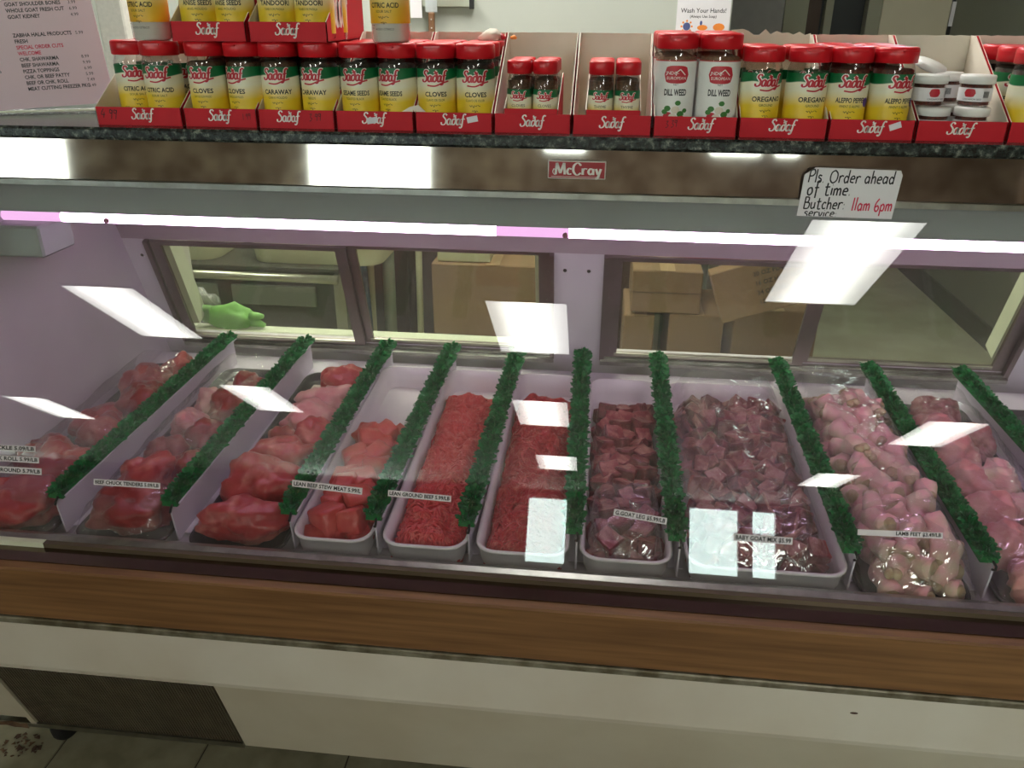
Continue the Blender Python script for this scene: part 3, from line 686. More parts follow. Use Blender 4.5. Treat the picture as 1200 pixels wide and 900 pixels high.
# ================================================================== MEAT SHAPES
def lump(rx, ry, rz, seed, rough=.22, freq=1.6, sub=3, flat=.55, chop=None, crease=.0):
    import bmesh
    bm = bmesh.new(); bmesh.ops.create_icosphere(bm, subdivisions=sub, radius=1.0)
    o = Vector((seed*3.1, seed*1.7, seed*.9))
    for v in bm.verts:
        p = v.co.copy(); d = 1+rough*noise.noise(p*freq+o)+rough*.4*noise.noise(p*freq*3+o)
        if crease: d -= crease*max(0, 1-abs(noise.noise(p*1.3+o*2))*9)
        q = p*d
        if q.z < -flat: q.z = -flat+(q.z+flat)*.12
        if chop: q.x = max(-chop, min(chop, q.x)); q.y = max(-chop, min(chop, q.y))
        v.co = Vector((q.x*rx, q.y*ry, (q.z+flat)*rz))
    m = MB(); m.add([tuple(v.co) for v in bm.verts], [tuple(v.index for v in f.verts) for f in bm.faces], 0, True); bm.free(); return m
def chunk(s, seed, jit=.13, sub=2):
    """irregular knife cut cube"""
    import bmesh
    rnd = random.Random(seed); bm = bmesh.new(); bmesh.ops.create_cube(bm, size=1.0)
    for v in bm.verts: v.co = Vector([c*(1+rnd.uniform(-jit, jit)) for c in v.co])
    bmesh.ops.bevel(bm, geom=bm.edges[:], offset=.07, segments=1, affect='EDGES')
    bmesh.ops.subdivide_edges(bm, edges=[e for e in bm.edges if e.calc_length() > .4], cuts=2, use_grid_fill=True)
    o = Vector((seed*2.3, seed, -seed))
    for v in bm.verts: v.co += Vector((noise.noise(v.co*2.2+o), noise.noise(v.co*2.2+o*2), noise.noise(v.co*2.2+o*3)))*.075; v.co *= s
    bm.verts.index_update(); m = MB()
    for f in bm.faces:
        pass
    vs = [tuple(v.co) for v in bm.verts]; fs = [tuple(v.index for v in f.verts) for f in bm.faces]
    m.add(vs, fs, 0, False); bm.free()
    # one cut side of the cube shows the paler grain
    for i, f in enumerate(fs):
        n = (Vector(vs[f[1]])-Vector(vs[f[0]])).cross(Vector(vs[f[2]])-Vector(vs[f[0]]))
        if n.length and abs((n.normalized()).dot(Vector((0, 0, 1)))) > .85: m.m[i] = 1
    return m
def softchunk(s, seed):
    m = chunk(s, seed, .2); m.m = [0]*len(m.m); m.sm = [True]*len(m.sm); return m
def place(o, x, y, z, rot): o.location = (x, y, z); o.rotation_euler = rot
ORD = ['first', 'second', 'third', 'fourth', 'fifth', 'sixth', 'seventh', 'eighth', 'ninth', 'tenth', 'eleventh', 'twelfth', 'thirteenth', 'fourteenth']

# large cuts: x, y, half sizes, seed, rotation
def cuts(rows, name, cat, group, mk, lab):
    for i, (x, y, a, b, c, sd, rz, mm, dz) in enumerate(rows):
        y -= .045; o = lump(a, b, c*1.1, sd, rough=.42, sub=4, freq=1.25, crease=.10).build(name, M[mm], None, (x, y, zdeck(y)+.010+dz)); o.rotation_euler = (DA, 0, rz)
        tag(o, lab[i] if isinstance(lab, list) else '%s, %s from the front glass' % (lab, ORD[i]), cat, group)
cuts([(-1.062, 1.225, .082, .062, .045, 1, .35, 'beef', 0), (-1.035, 1.345, .062, .060, .048, 2, -.4, 'beef', 0), (-1.10, 1.38, .046, .060, .040, 3, .2, 'beefdark', 0), (-1.025, 1.475, .052, .055, .040, 4, .6, 'beef', 0),
      (-1.08, 1.52, .050, .060, .036, 5, .0, 'beef', 0), (-1.01, 1.60, .050, .065, .050, 6, -.2, 'beefdark', 0), (-1.05, 1.70, .055, .055, .045, 7, .5, 'beef', 0), (-1.0, 1.76, .042, .055, .040, 8, .1, 'beef', 0)],
     'beef_roast', 'beef', 'beef roasts in the far left bay', None, 'large red beef roast, far left bay')
cuts([(-.835, 1.235, .072, .052, .042, 11, .2, 'beefdark', 0), (-.850, 1.325, .052, .055, .046, 12, -.5, 'beef', .004), (-.790, 1.375, .036, .050, .040, 13, .2, 'beefdark', 0), (-.865, 1.425, .044, .050, .036, 14, .8, 'beefdark', 0),
      (-.800, 1.475, .044, .042, .040, 15, -.2, 'beefdark', 0), (-.860, 1.530, .042, .042, .036, 16, .3, 'pinkmeat', 0), (-.805, 1.590, .046, .050, .044, 17, .4, 'beefdark', 0), (-.865, 1.640, .040, .046, .034, 18, 1, 'pinkmeat', 0), (-.800, 1.690, .042, .046, .040, 19, .1, 'beefdark', 0)],
     'beef_chuck_tender', 'beef', 'beef chuck tenders under cling film', None, 'dark red beef chuck tender under cling film')
cuts([(-.610, 1.225, .086, .046, .044, 21, .12, 'beef', 0), (-.612, 1.320, .076, .060, .052, 22, -.25, 'beef', 0), (-.612, 1.415, .066, .050, .042, 23, .3, 'beef', .002), (-.645, 1.490, .040, .040, .034, 24, .1, 'beefdark', 0),
      (-.575, 1.500, .048, .055, .040, 25, .5, 'beef', 0), (-.620, 1.590, .060, .050, .034, 26, .0, 'pinkmeat', 0), (-.600, 1.680, .070, .048, .034, 27, .2, 'pinkmeat', 0), (-.595, 1.765, .060, .040, .038, 28, -.2, 'beef', 0)],
     'beef_cut', 'beef', 'large lean beef cuts in the third bay', None, 'thick lean red beef cut in the third bay')
cuts([(.985, 1.25, .07, .05, .035, 31, .2, 'pinkmeat', 0), (.985, 1.37, .06, .05, .035, 32, .2, 'pinkmeat', 0)], 'pink_cut', 'meat', 'pink cuts at the right end', None, 'pink meat cut at the right end of the case')
# bay of wrapped pink meat
random.seed(21)
cuts([(.735, 1.215, .050, .040, .034, 41, .4, 'pinkmeat', 0), (.800, 1.225, .036, .040, .034, 42, 1.2, 'pinkmeat', 0), (.725, 1.300, .044, .044, .036, 43, 0, 'pinkmeat', 0), (.795, 1.310, .040, .046, .038, 44, .7, 'pinkmeat', 0),
      (.730, 1.395, .045, .045, .038, 45, .2, 'pinkmeat', 0), (.795, 1.405, .040, .040, .036, 46, 1.0, 'foot', 0), (.725, 1.490, .045, .046, .036, 47, .4, 'pinkmeat', 0), (.785, 1.500, .040, .044, .036, 48, .1, 'foot', 0),
      (.735, 1.590, .050, .046, .036, 49, .6, 'pinkmeat', 0), (.790, 1.650, .036, .050, .034, 50, .1, 'goatfat', 0), (.725, 1.690, .045, .046, .034, 51, .6, 'pinkmeat', 0), (.755, 1.775, .05, .04, .03, 52, 0, 'goatfat', 0)],
     'pink_cut', 'meat', 'pink cuts under cling film in the right hand bay', None, 'pale pink cut under film right of the lamb feet')

# piles of pieces in pans
def pile(name, xc, w, y0, y1, sx, sy, layers, srcs, label, cat, group, zoff=.006, jit=.22, cap=None, rotj=1.0, prof=None):
    """srcs: source objects; rows from the front, every piece an object of its own"""
    n = 0; first = []
    for k in range(layers):
        ww = w-k*.018; nx = max(1, int(round(ww/sx))); ny = int((y1-y0-k*.03)/sy)
        for j in range(ny):
            for i in range(nx):
                y = max(y0+sy*.45, y0+k*.012+(j+.5)*sy+random.uniform(-jit, jit)*sy)
                if prof and k > prof(y): continue
                x = xc-ww/2+(i+.5+(.25 if (j+k) % 2 else -.25)*.6)*ww/nx+random.uniform(-jit, jit)*sx
                x = max(xc-ww/2+sx*.42, min(xc+ww/2-sx*.42, x))
                src = random.choice(srcs)
                z = zdeck(y)+zoff+sx*.5+k*sx*.72+random.uniform(-.15, .15)*sx
                c = src.copy(); C.objects.link(c); place(c, x, y, z, (random.uniform(-rotj, rotj), random.uniform(-rotj, rotj), random.uniform(0, 2*PI)))
                s = random.uniform(.85, 1.18); c.scale = (s, s*random.uniform(.85, 1.15), s)
                tag(c, label, cat, group); n += 1
    for s in srcs: bpy.data.objects.remove(s)
    return n
def mk(name, mb, mats): return mb.build(name, mats)
random.seed(31)
pile('stew_cube', -.4415, .100, 1.158, 1.53, .038, .040, 2, [mk('stew_cube', softchunk(.044, 60+i), M['stew']) for i in range(4)],
     'chunk of red beef stew meat heaped in its narrow white pan', 'beef', 'beef stew meat chunks', zoff=.001, rotj=.35)
random.seed(32)
pile('goat_cube', .065, .122, 1.150, 1.68, .0335, .034, 2, [mk('goat_cube', chunk(.036, 70+i), [M['goat'], M['goatcut']]) for i in range(6)],
     'dark red cube of goat leg meat heaped in its narrow white pan', 'goat meat', 'goat leg cubes', zoff=.002, rotj=.4, jit=.14)
random.seed(33)
srcs = [mk('goat_piece', chunk(.033, 80+i, .35), [M['goat'], M['goatcut']]) for i in range(3)]+[mk('goat_piece', chunk(.034, 90+i, .4), [M['goatcut'], M['goatfat']]) for i in range(2)]
for i in range(2):
    b = chunk(.036, 95+i, .3); b.v = [(x*1.4, y*.9, z*.35) for x, y, z in b.v]; srcs.append(mk('goat_piece', b, [M['goatcut'], M['goat']]))
pile('goat_piece', .295, .222, 1.156, 1.72, .035, .035, 2, srcs, 'irregular piece of bone-in goat meat heaped in the wide white pan', 'goat meat', 'baby goat mix pieces', zoff=.002, rotj=.9)
# lamb feet: bent shank with knuckle and cloven toe
def lamb_foot(seed):
    rnd = random.Random(seed); m = MB(); L = .080; bend = rnd.uniform(.006, .014)
    pts = []; rr = []
    for i in range(9):
        t = i/8; pts.append((t*L-L/2, bend*math.sin(t*PI), .003*math.sin(t*7+seed))); rr.append(.0155+.006*math.exp(-((t-.05)/.12)**2)+.006*math.exp(-((t-.62)/.13)**2)-.003*(t > .9))
    m.tube(pts, rr, 10)
    for i in range(len(m.v)):
        p = Vector(m.v[i]); m.v[i] = tuple(p+p.normalized()*.004*noise.noise(p*70+Vector((seed, 0, 0))))
    k = MB().tube([(L/2-.004, .001, .0), (L/2+.008, .005, .0), (L/2+.015, .006, -.003)], [.009, .0085, .003], 8)
    k.tube([(L/2-.004, -.004, .0), (L/2+.008, -.008, .0), (L/2+.015, -.009, -.003)], [.009, .0085, .003], 8)
    k.tube([(-L/2-.004, 0, 0), (-L/2+.004, 0, 0)], [.010, .015], 9)
    return m, k
random.seed(34)
fsrc = []
for i in range(4):
    a, b = lamb_foot(i+1); fsrc.append((a, b))
f0 = []
for a, b in fsrc:
    t = empty('lamb_foot', (0, 0, -5), 'whitish pink lamb foot heaped under cling film', 'lamb foot', 'lamb feet')
    a.build('shank', M['foot'], t); b.build('hoof_end', M['footend'], t).data.materials[0] = M['footend']; f0.append(t)
for k in range(3):
    for j in range(15-k):
        for i in range(3):
            y = 1.158+k*.02+j*.0385+random.uniform(-.008, .008); x = .540+(i-1)*.046*(1-.12*k)+random.uniform(-.008, .008)
            if k == 2 and (i+j) % 3 == 0: continue
            z = zdeck(y)+.026+k*.026+random.uniform(-.003, .004)
            lbl = 'whitish pink lamb foot heaped under cling film'
            c = dup(random.choice(f0), (x, y, z), (random.uniform(-.5, .5), random.uniform(-.5, .5), random.choice((PI/2, -PI/2))+random.uniform(-.8, .8)), lbl)
for t in f0:
    for ch in kids(t): bpy.data.objects.remove(ch)
    bpy.data.objects.remove(t)

# ground beef: mound with extruded strands
def ground(name, xc, w, y0, y1, h, mt, label, n, seed):
    random.seed(seed); L = y1-y0
    t = empty(name, (xc, y0, zdeck(y0)+.004), label, 'ground beef', None, (DA, 0, 0))
    m = MB(); nx, ny = 20, 84; hh = {}
    def H(x, y):
        e = max(0, 1-abs(x/(w/2))**4)*max(0, min(1, y/.02))*max(0, min(1, (L-y)/.03))
        return e**.5*(h+.020*noise.noise(Vector((x*20, y*13, seed)))+.012*noise.noise(Vector((x*48, y*44, seed))))
    vs = [(-w/2+w*i/nx, L*j/ny, H(-w/2+w*i/nx, L*j/ny)) for j in range(ny+1) for i in range(nx+1)]
    fs = [(j*(nx+1)+i, j*(nx+1)+i+1, (j+1)*(nx+1)+i+1, (j+1)*(nx+1)+i) for j in range(ny) for i in range(nx)]
    m.add(vs, fs, 0, True); m.build('mound', mt, t)
    s = MB()
    for q in range(n):
        y = random.uniform(.004, L-.01); x = random.uniform(-w/2+.006, w/2-.006); a = random.gauss(1.2 if noise.noise(Vector((x*14, y*9, seed+3))) > 0 else -.6, .55); pts = []
        px, py_ = x, y; ln = random.randint(6, 13); lift = random.uniform(0, .007)
        for k in range(ln):
            pts.append((px, py_, H(px, py_)+.0008+lift*math.sin(PI*k/(ln-1)))); a += random.uniform(-.35, .35); px += .0042*math.cos(a); py_ += .0042*math.sin(a)
            px = max(-w/2+.004, min(w/2-.004, px)); py_ = max(.002, min(L-.004, py_))
        s.tube(pts, .0019, 5)
    s.build('strands', mt, t)['kind'] = 'stuff'
ground('ground_beef', -.2785, .128, 1.137, 1.70, .040, M['ground'], 'bright red lean ground beef in strands filling the narrow white pan', 2600, 5)
ground('ground_beef', -.1100, .136, 1.137, 1.71, .040, M['grounddark'], 'darker red ground beef in the pan left of the goat leg cubes', 2600, 6)

# cling film sheets
def film(xc, w, y0, y1, zf, label, seed, amp=.006):
    m = MB(); nx, ny = 26, int((y1-y0)/.011); vs = []
    for j in range(ny+1):
        for i in range(nx+1):
            u = i/nx; y = y0+(y1-y0)*j/ny; x = xc-w/2+w*u
            ed = max(0, 1-abs(2*u-1)**6)
            fe = min(1, (y-y0)/.04)
            z = zdeck(y)+zf(y)*(.35+.65*ed)*(.25+.75*fe)+amp*(noise.noise(Vector((x*26, y*13, seed)))+.5*noise.noise(Vector((x*70+y*40, y*30, seed))))*(.4+.6*ed)+.004
            vs.append((x, y, z))
    fs = [(j*(nx+1)+i, j*(nx+1)+i+1, (j+1)*(nx+1)+i+1, (j+1)*(nx+1)+i) for j in range(ny) for i in range(nx)]
    o = m.add(vs, fs, 0, True).build('cling_film', M['film'], None); tag(o, label, 'cling film', 'cling film sheets over the meat'); return o
film(.540, .176, 1.122, 1.78, lambda y: .100, 'clear cling film stretched over the lamb feet', 1)
film(.756, .174, 1.122, 1.78, lambda y: .068, 'clear crinkled cling film over the pale pink cuts', 2, .009)
film(-.838, .176, 1.122, 1.76, lambda y: .070, 'clear cling film over the beef chuck tenders', 3, .007)
film(.295, .236, 1.135, 1.76, lambda y: .084, 'clear cling film lying over the baby goat mix', 4, .006)
film(-1.05, .17, 1.122, 1.74, lambda y: .078, 'clear cling film over the roasts at far left', 5, .006)
film(.065, .128, 1.138, 1.30, lambda y: .080, 'clear cling film folded over the front goat leg cubes', 6, .006)

# ================================================================== PRICE STRIPS ON THE GLASS
GN = Vector((0, -math.cos(ga), math.sin(ga)))
def strip(pl, pr, hgt, txt, label, tsize, lead=0.0, pap='paper'):
    """pl, pr: left and right ends on the glass, measured in metres along x and up the glass"""
    a = Vector((pl[0], 0, 0)); x0, s0 = pl; x1, s1 = pr; L = math.hypot(x1-x0, s1-s0); rot = math.atan2(s1-s0, x1-x0)
    org = Vector((x0, GB[0], GB[1]))+Vector((0, math.sin(ga), math.cos(ga)))*s0+GN*.0006
    t = empty('price_strip', org, label, 'price tag', 'printed price strips on the front glass', (-ga, 0, 0))
    tf = RY(-rot)
    MB().box(0, L, -.0004, 0, -hgt, 0, 0, tf).build('paper_strip', M[pap], t)
    vs, fs = text_flat(txt, tsize, bold=.00028, align='LEFT', space=1.02); wmax = max(v[0] for v in vs); sc = (L-.005-lead)/wmax
    mm = MB(); on_plane(mm, ([(x*sc+.0025+lead, y) for x, y in vs], fs), tf @ T((0, -.0006, -hgt+.0026))); mm.build('lettering', M['ink'], t)

strip((-1.0897, .1544), (-.9615, .1559), .0105, 'BEEF KNUCKLE 5.09/LB', 'white printed strip reading BEEF KNUCKLE, uppermost of the three at far left', .009)
strip((-1.0900, .1362), (-.9552, .1368), .0106, 'BEEF CHUCK ROLL 5.99/LB', 'white printed strip reading CHUCK ROLL, middle of the three at far left', .009)
strip((-1.0903, .1165), (-.9506, .1175), .0115, 'BEEF INSIDE ROUND 5.79/LB', 'white printed strip reading SIDE ROUND, lowest of the three at far left', .009)
strip((-.8543, .1055), (-.7330, .1057), .0104, 'BEEF CHUCK TENDERS 5.09/LB', 'white printed strip reading BEEF CHUCK TENDERS on the front glass', .0085)
strip((-.4986, .1265), (-.3775, .1200), .0115, 'LEAN BEEF STEW MEAT 5.99/L', 'tilted white printed strip reading LEAN BEEF STEW MEAT', .009)
strip((-.3337, .1196), (-.2269, .1165), .0105, 'LEAN GROUND BEEF 5.99/LB', 'white printed strip reading LEAN GROUND BEEF', .0085)
strip((.0409, .1129), (.1261, .1033), .0110, 'G.GOAT LEG $5.99/LB', 'tilted white printed strip reading G.GOAT LEG', .009)
strip((.2322, .0855), (.3237, .0850), .0115, 'BABY GOAT MIX $5.99', 'white printed strip reading BABY GOAT MIX', .010)
strip((.4215, .1057), (.5493, .1089), .0094, 'LAMB FEET $3.49/LB', 'white strip reading LAMB FEET over the whitish feet', .008, .055)
# handwritten notice taped over the band and the top of the glass
t = empty('handwritten_sign', (.294, 1.2895, 1.132), 'white handwritten sign with a torn corner reading Pls. Order ahead of time', 'sign', None, (-.03, 0, 0))
MB().prism([(0, 0), (.140, -.001), (.1445, .064), (.141, .071), (.018, .073), (.003, .062)], 'y', 0, .0006).build('sheet', M['paper'], t)
mm = MB()
for txt, x, z, sz, mi in (('Pls. Order ahead', .010, .051, .0195, 0), ('of time.', .010, .0325, .0205, 0), ('Butcher:', .008, .0115, .0185, 0), ('11am 6pm', .0785, .0105, .0200, 1), ('service:', .010, -.0005, .014, 0)):
    v, f, wd = hand(txt, sz, .11 if mi == 0 else .12, None, .08, .02)
    mx_ = {'Pls. Order ahead': .125, 'of time.': .066, 'Butcher:': .062, '11am 6pm': .060, 'service:': .05}[txt]
    sc = mx_/wd; on_plane(mm, ([(xx*sc, max(yy, -.0005-z+.001)) for xx, yy in v], f), T((x, -.0006, z)), mi)
mm.build('handwriting', [M['ink'], M['inkred']], t)
# ================================================================== SPICE JARS
LINE_CACHE = {}
def tline(mb, txt, size, R, z, mi, x=0.0, bold=0.0, lift=.0006, maxw=None):
    k = (txt, size, bold)
    if k not in LINE_CACHE: LINE_CACHE[k] = text_flat(txt, size, bold)
    vs, fs = LINE_CACHE[k]
    if maxw:
        ww = max(v[0] for v in vs)-min(v[0] for v in vs); sc = min(1, maxw/ww); vs = [(a*sc, b) for a, b in vs]
    on_cyl(mb, ([(a+x, b) for a, b in vs], fs), R, z, mi=mi, lift=lift)
def scribble(mb, R, z, w, h, n, mi, x=0.0, seed=1):
    rnd = random.Random(seed); p = []
    for k in range(n):
        xx = -w/2+w*k/n; ln = w/n*.8; pts = [(xx, rnd.uniform(0, h)), (xx+ln*.4, rnd.uniform(-h*.5, h)), (xx+ln*.7, rnd.uniform(-h, h*.4)), (xx+ln, rnd.uniform(0, h))]
        p.append(pts)
    vs, fs = strokes(p, .0007); on_cyl(mb, ([(a+x, b) for a, b in vs], fs), R, z, mi=mi, lift=.0006)
def jar(kind, name='spice_jar'):
    """large shaker jar: body, contents, lid, wrap label with logo and lettering"""
    title, cn, lab = kind['t'], kind['cn'], kind.get('lab', 'label')
    H = kind.get('h', .127); R = kind.get('R', .0300); cap = kind.get('cap', .022); lz0, lz1 = kind.get('lz', (.010, .0905))
    t = empty(name, (0, 0, -5), kind['d'], 'jar')
    body = MB().lathe([(0, 0), (R-.003, 0), (R, .004), (R, H-cap-.010), (R-.002, H-cap-.004), (R-.003, H-cap+.002)], 28)
    body.build('body', M['jarglass'], t)
    fillz = kind.get('fill', H-cap-.008)
    MB().lathe([(0, .0015), (R-.004, .0015), (R-.0018, .005), (R-.0018, fillz-.002), (R-.006, fillz), (0, fillz+.001)], 24).build('contents', M[cn], t)
    c = MB().lathe([(R-.0005, H-cap), (R+.0008, H-cap+.0008), (R+.0008, H-.0035), (R-.0005, H-.001), (R-.003, H), (0, H)], 40)
    for i in range(len(c.v)):
        pass
    lid = c.build('lid', M['cap'], t)
    MB().box(-.012, .012, -(R+.0018), -(R-.004), H-.0065, H-.004).lathe([(R+.0006, H-.0075), (R+.0013, H-.0070), (R+.0006, H-.0065)], 40).build('lid_flap', M['cap'], lid)
    lb = MB().lathe([(R+.0004, lz0), (R+.0004, lz1)], 40, a0=-PI/2-2.55, a1=-PI/2+2.55).build('label', M[lab], t)
    a = MB(); xo = kind.get('x', 0.0)
    if lab in ('label', 'label_c'):
        b1 = strokes(SCRIPT, .34, .26, .0165, -T_BRAND_W*.0165/2+xo, .0715, .12); on_cyl(a, b1, R, 0, mi=1, lift=.0007)
        b2 = strokes(SCRIPT, .19, .11, .0165, -T_BRAND_W*.0165/2+xo, .0715, .12); on_cyl(a, b2, R, 0, mi=0, lift=.0010)
        on_cyl(a, strokes([[(-.012, .0665), (0, .0655), (.012, .0700), (.022, .0725)]], .0022, .0022, 1, xo), R, 0, mi=0, lift=.0009)
        a.build('logo', [M['logored'], M['logowhite']], lb)
        tx = MB(); tline(tx, title, .0098, R, .0500, 0, xo+.001, .00025, maxw=.046)
        tline(tx, kind.get('s', 'SPICE'), .0050, R, .0430, 0, xo, maxw=.03); scribble(tx, R, .0365, .018, .0022, 4, 0, xo, 3); scribble(tx, R, .0285, .010, .0016, 3, 0, xo, 5)
        tline(tx, kind.get('s2', title), .0045, R, .0185, 0, xo, maxw=.03)
        tline(tx, 'NET WT', .0030, R, .0240, 0, xo-.021, maxw=.008); tline(tx, 'OZ', .0030, R, .0200, 0, xo-.021)
        tx.build('lettering', [M['ink']], lb)
        if kind.get('seal'):
            sl = MB(); on_cyl(sl, oval(xo+.027, 0, .0068, .0068, 8), R, .050, lift=.0008); sl.build('purple_seal', M['purple'], lb)
    elif lab == 'label_d':
        on_cyl(a, oval(0, 0, .0185, .0125, 12, 3.5), R, .0865, mi=0, lift=.0006)
        on_cyl(a, strokes([[(-.016, -.001), (.0, -.001)], [(-.002, .001), (.005, .007)], [(.005, .007), (.013, -.001)]], .0014), R, .087, mi=1, lift=.0009)
        a.build('logo', [M['logored'], M['logowhite']], lb)
        tx = MB(); tline(tx, 'INDO-', .0065, R, .0865, 1, -.006, .0, .0010, .02); tline(tx, 'EUROPEAN', .0060, R, .0795, 1, 0, .0, .0010, .028)
        tline(tx, 'NET', .0040, R, .0710, 0, 0); tline(tx, 'DILL WEED', .0125, R, .0570, 0, 0, .0004, maxw=.034); tline(tx, 'NET WT. 1 OZ. (28 g)', .0042, R, .0100, 0, 0, maxw=.034)
        for k, (x, z, r, mi) in enumerate(((-.009, .027, .0065, 2), (.002, .036, .0060, 4), (.010, .030, .0050, 3), (-.002, .026, .0055, 4), (.012, .024, .0040, 2), (-.010, .038, .0045, 3), (.005, .046, .0040, 3), (-.014, .033, .004, 3), (.016, .035, .0035, 3))):
            on_cyl(tx, oval(x, 0, r*1.15, r*.9, 6), R, z, mi=mi, lift=.0006+.0001*k)
        tx.build('lettering', [M['ink'], M['logowhite'], M['logored'], M['greenprint'], M['card']], lb)
    return t
def small_jar(title, desc):
    R, H = .0192, .098
    t = empty('spice_jar', (0, 0, -5), desc, 'jar')
    MB().lathe([(0, 0), (R-.002, 0), (R, .003), (R, H-.028), (R-.003, H-.022), (R-.003, H-.018)], 22).build('body', M['jarglass'], t)
    MB().lathe([(0, .001), (R-.0018, .002), (R-.0018, H-.030), (0, H-.028)], 18).build('contents', M['cn_brown'], t)
    l = MB().lathe([(R-.0015, H-.020), (R+.0002, H-.019), (R+.0002, H-.003), (R-.001, H-.001), (R-.003, H), (0, H)], 30).build('lid', M['cap'], t)
    lb = MB().lathe([(R+.0003, .006), (R+.0003, .056)], 28, a0=-PI/2-2.4, a1=-PI/2+2.4).build('label', M['label_s'], t)
    a = MB(); on_cyl(a, strokes(SCRIPT, .34, .26, .0100, -T_BRAND_W*.0100/2, .0425, .12), R, 0, mi=1, lift=.0006); on_cyl(a, strokes(SCRIPT, .19, .11, .0100, -T_BRAND_W*.0100/2, .0425, .12), R, 0, mi=0, lift=.0009)
    on_cyl(a, strokes([[(-.008, .040), (0, .0392), (.008, .042), (.014, .0435)]], .0015), R, 0, mi=0, lift=.0008); a.build('logo', [M['logored'], M['logowhite']], lb)
    tx = MB(); tline(tx, title, .0060, R, .0300, 0, 0, maxw=.028); scribble(tx, R, .024, .014, .0018, 4, 0, 0, 8); tline(tx, 'SPICE', .0035, R, .0160, 0, 0); tx.build('lettering', M['ink'], lb)
    return t
def tub(desc):
    R, H = .0235, .044
    t = empty('spice_tub', (0, 0, -5), desc, 'jar')
    MB().lathe([(0, 0), (R-.003, 0), (R-.001, .003), (R-.001, H-.010)], 22).build('body', M['jarglass'], t)
    MB().lathe([(0, .001), (R-.0025, .002), (R-.0025, H-.012), (0, H-.011)], 20).build('contents', M['cn_aleppo'], t)
    MB().lathe([(R-.001, H-.0125), (R+.0012, H-.012), (R+.0012, H-.0015), (R, H), (0, H)], 30).build('lid', M['whitelid'], t)
    lb = MB().lathe([(R-.0003, .0075), (R-.0003, .0265)], 26, a0=-PI/2-2.7, a1=-PI/2+2.7).build('label', M['paper'], t)
    a = MB(); on_cyl(a, oval(-.004, 0, .0080, .0058, 8, 3), R, .0195, lift=.0003); a.build('logo', M['logored'], lb)
    tx = MB(); tline(tx, 'CARDAMOM SEED', .0035, R, .0095, 0, 0, maxw=.026, lift=.0004)
    for i in range(7): on_cyl(tx, ([(.015+i*.0013, .013), (.0157+i*.0013, .013), (.0157+i*.0013, .022), (.015+i*.0013, .022)], [(0, 1, 2, 3)]), R, 0, lift=.0004)
    tx.build('lettering', M['ink'], lb)
    return t

# ================================================================== RED DISPLAY TRAYS
BF = 1.325
def tray(x0, x1, z, label, D=.205, H=.140, lip=.0285, price=None, sticker=None, group='red card display trays on the counter', back=True, y=BF, torn=0, sidelogo=False, logox=0.0, name='display_tray', lw=.0400):
    w = x1-x0; t = empty(name, ((x0+x1)/2, y, z), label, 'cardboard tray', group); k = .0013; hw = w/2-.0006
    m = MB()
    m.box(-hw, hw, 0, k, 0, lip, 0)
    m.box(-hw, hw, k, k+.0006, .0005, lip-.0003, 1)
    m.box(-hw, hw, k, D, 0, .001, 1)
    side = [(0, 0), (D, 0), (D, H), (D-.02, H), (.0, lip)]
    m.prism(side, 'x', -hw, -hw+k, 1, None, 0, 1); m.prism(side, 'x', hw-k, hw, 1, None, 1, 0)
    if back:
        rnd = random.Random(int(x0*1000)+7)
        top = []
        nn = 14
        for i in range(nn+1): top.append((hw-2*hw*i/nn, H+(rnd.uniform(-.002, .008) if torn else rnd.uniform(-.0006, .0006))))
        m.prism([(-hw, 0), (hw, 0)]+top, 'y', D-k, D, 1)
    m.build('card_shell', [M['red'], M['card']], t)
    a = MB(); s = lw/T_BRAND_W
    vs, fs = strokes(SCRIPT, .145, .085, s, -T_BRAND_W*s/2+logox, 0, .12); on_plane(a, (vs, fs), T((0, -.0003, .0100)))
    if sidelogo:
        s2 = .06/T_BRAND_W; vs, fs = strokes(SCRIPT, .20, .13, s2, 0, 0, .12)
        b = MB(); b.add([(hw+.0003, .030+x_*1.5, .022+y_*2.6) for x_, y_ in vs], fs); b.build('side_logo', M['logowhite'], t)
    a.build('logo', M['logowhite'], t)
    if price:
        txt, px, sc, tilt = price
        v, f, wd = hand(txt, .012*sc, .09, None, .1, .05); b = MB(); on_plane(b, (v, f), T((px, -.0004, .012)) @ RY(-tilt)); b.build('price_writing', M['inkmark'], t)
    if sticker:
        px, pz, tilt = sticker
        b = MB().box(-.0085, .0085, -.0006, 0, -.0045, .0045, 0, T((px, 0, pz)) @ RY(-tilt)); b.build('price_sticker', M['paper'], t)
    return t
